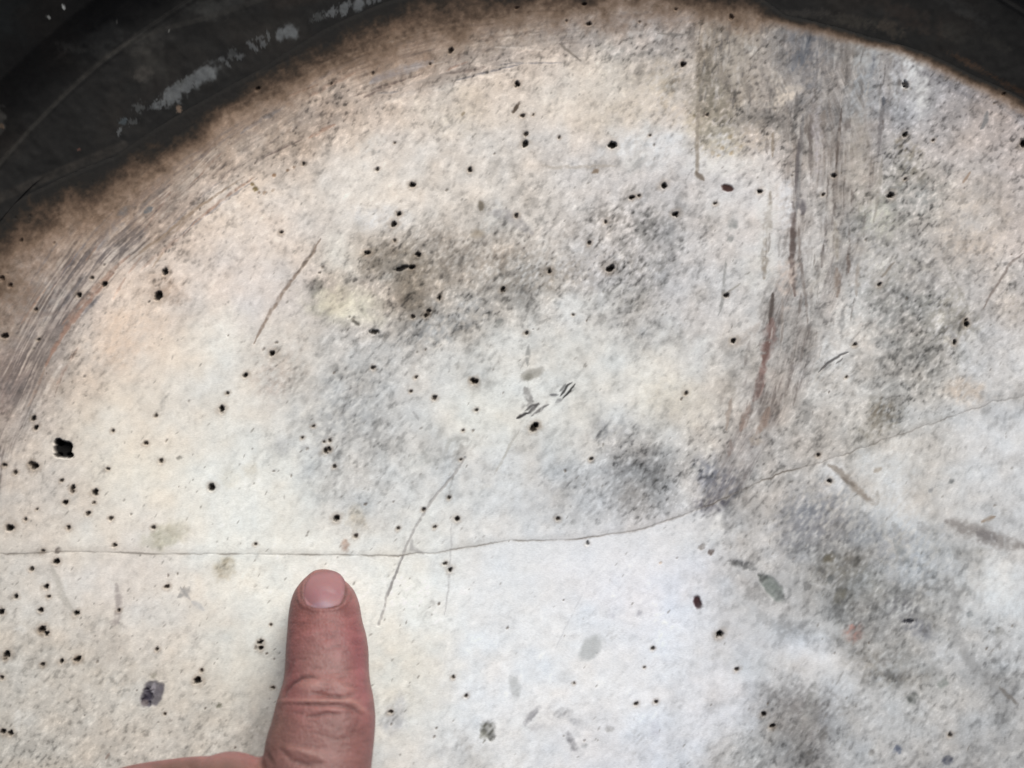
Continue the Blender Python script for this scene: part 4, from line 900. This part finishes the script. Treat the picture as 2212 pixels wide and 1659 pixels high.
for k in range(150):      # fine cross lines of the skin
    y = rng.uniform(1330, 1655); x = rng.uniform(625, 780); L = rng.uniform(14, 50)
    crease([(x, y), (x + L / 2, y + rng.normal(0, 2)), (x + L, y + rng.normal(0, 4))], 1.8, rng.uniform(.4, 1.3), .06)
# nail bed: groove round the nail and a raised fold behind it
NX, NY, NA, NB = 699.0, 1276.0, 47.0, 36.0
nd = np.hypot((ax - NX) / NA, np.where(ay > NY, (ay - NY) / NB, (ay - NY) / 40.0))
pw = (np.abs((ax - NX) / NA) ** 2.6 + np.abs(np.where(ay > NY, (ay - NY) / NB, (ay - NY) / 44.0)) ** 2.6) ** (1 / 2.6)
disp -= 5.0 * (1 - sstep(0.86, 1.02, pw)) * upf
disp += 2.6 * np.exp(-((pw - 1.17) / 0.11) ** 2) * upf * sstep(1238, 1262, ay)
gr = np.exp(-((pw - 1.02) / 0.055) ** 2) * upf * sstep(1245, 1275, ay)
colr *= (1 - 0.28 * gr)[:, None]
bulge(697, 1330, 60, 14, 0, 1.2)
co += no * (disp * S)[:, None]
# rest the pad of the finger on the stone, flattened where it presses
tipm = (ay < 1420) & (co[:, 2] < 3 * S)
co[tipm, 2] = np.maximum(co[tipm, 2], 1.0 * S)
me.vertices.foreach_set('co', co.astype(np.float32).ravel())
me.polygons.foreach_set('use_smooth', np.ones(len(me.polygons), dtype=bool))
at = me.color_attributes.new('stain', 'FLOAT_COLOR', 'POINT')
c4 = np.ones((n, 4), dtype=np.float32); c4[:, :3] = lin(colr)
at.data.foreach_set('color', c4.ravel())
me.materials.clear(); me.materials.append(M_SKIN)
me.update()
hand = bpy.data.objects.new('hand', me)
C.objects.link(hand)
hand['label'] = 'bare left hand with index finger pointing at the crack in the stone'
hand['category'] = 'hand'
me.name = 'hand'
# fingernail, conforming to the finger under it
from mathutils.bvhtree import BVHTree
bv = BVHTree.FromObject(hand, bpy.context.evaluated_depsgraph_get()) if False else BVHTree.FromPolygons([tuple(v) for v in co], [tuple(p.vertices) for p in me.polygons if co[p.vertices[0]][1] > (CY - 1420) * S])
gu, gv = 46, 40
NV = np.zeros((gv, gu, 3)); okc = np.zeros((gv, gu, 3))
for j in range(gv):
    for i in range(gu):
        u = -1 + 2 * i / (gu - 1); v = -1 + 2 * j / (gv - 1)
        # square to rounded-square
        sq = math.sqrt(max(0.0, 1 - 0.5 * v * v * (0.86 if v < 0 else 0.72))); uu = u * sq; vv = v * math.sqrt(1 - 0.5 * u * u * (0.95 if v < 0 else 0.72))
        X = NX + NA * (0.98 - (0.10 * v * v if v < 0 else 0)) * uu; Y = NY + (NB * 1.0 if v > 0 else 38.0) * vv
        k = (HU - 130) / HU
        hitx, hity = (X - CX) * k * S, (CY - Y) * k * S
        hit = bv.ray_cast(Vector((hitx, hity, 0.05)), Vector((0, 0, -1)))
        z = hit[0].z if hit[0] is not None else 0.006
        NV[j, i] = (hitx, hity, z)
# a clean crown fitted through the sampled bed
A = []; B = []
for j in range(gv):
    for i in range(gu):
        u = (NV[j, i, 0] - ((NX - CX) * S)) / (NA * S); v = (NV[j, i, 1] - (CY - NY) * S) / (NB * S)
        A.append((1, u, v, u * u, v * v, u * v, u ** 4)); B.append(NV[j, i, 2] / S)
sol = np.linalg.lstsq(np.array(A), np.array(B), rcond=None)[0]
Zf = (np.array(A) @ sol).reshape(gv, gu)
uu_, vv_ = np.meshgrid(np.linspace(-1, 1, gu), np.linspace(-1, 1, gv))
rim_ = np.maximum(np.abs(uu_), np.abs(vv_))
bed = NV[..., 2] / S
NV[..., 2] = np.maximum(Zf + 2.6, bed + 1.8) * S - 3.0 * S * sstep(0.9, 1.0, rim_)
nc_ = np.zeros((gv, gu, 3)); nc_[:] = np.array([160,116,118]) / 255
pk = np.exp(-((uu_ * 1.1) ** 2 + ((vv_ - 0.25) / .35) ** 2)); nc_ = nc_ * (1 - .7 * pk[..., None]) + np.array([154,106,114]) / 255 * .7 * pk[..., None]
lu = sstep(1.0, 0.55, np.hypot(uu_ / .75, (vv_ - 0.98) / .52)); nc_ = nc_ * (1 - .5 * lu[..., None]) + np.array([158,130,148]) / 255 * .5 * lu[..., None]  # pale lunula, with the bluish highlight at the nail base painted in
nc_ *= 0.86 * (1 - 0.12 * sstep(.8, 1, rim_))[..., None]
top = NV.reshape(-1, 3); bot = top.copy(); bot[:, 2] -= 5 * S
Ft = grid_faces(gv, gu); Fb = Ft[:, ::-1] + len(top)
link_mesh('fingernail', np.vstack([top, bot]), np.vstack([Ft, Fb]), M_NAIL, hand, np.vstack([lin(nc_).reshape(-1, 3)] * 2))
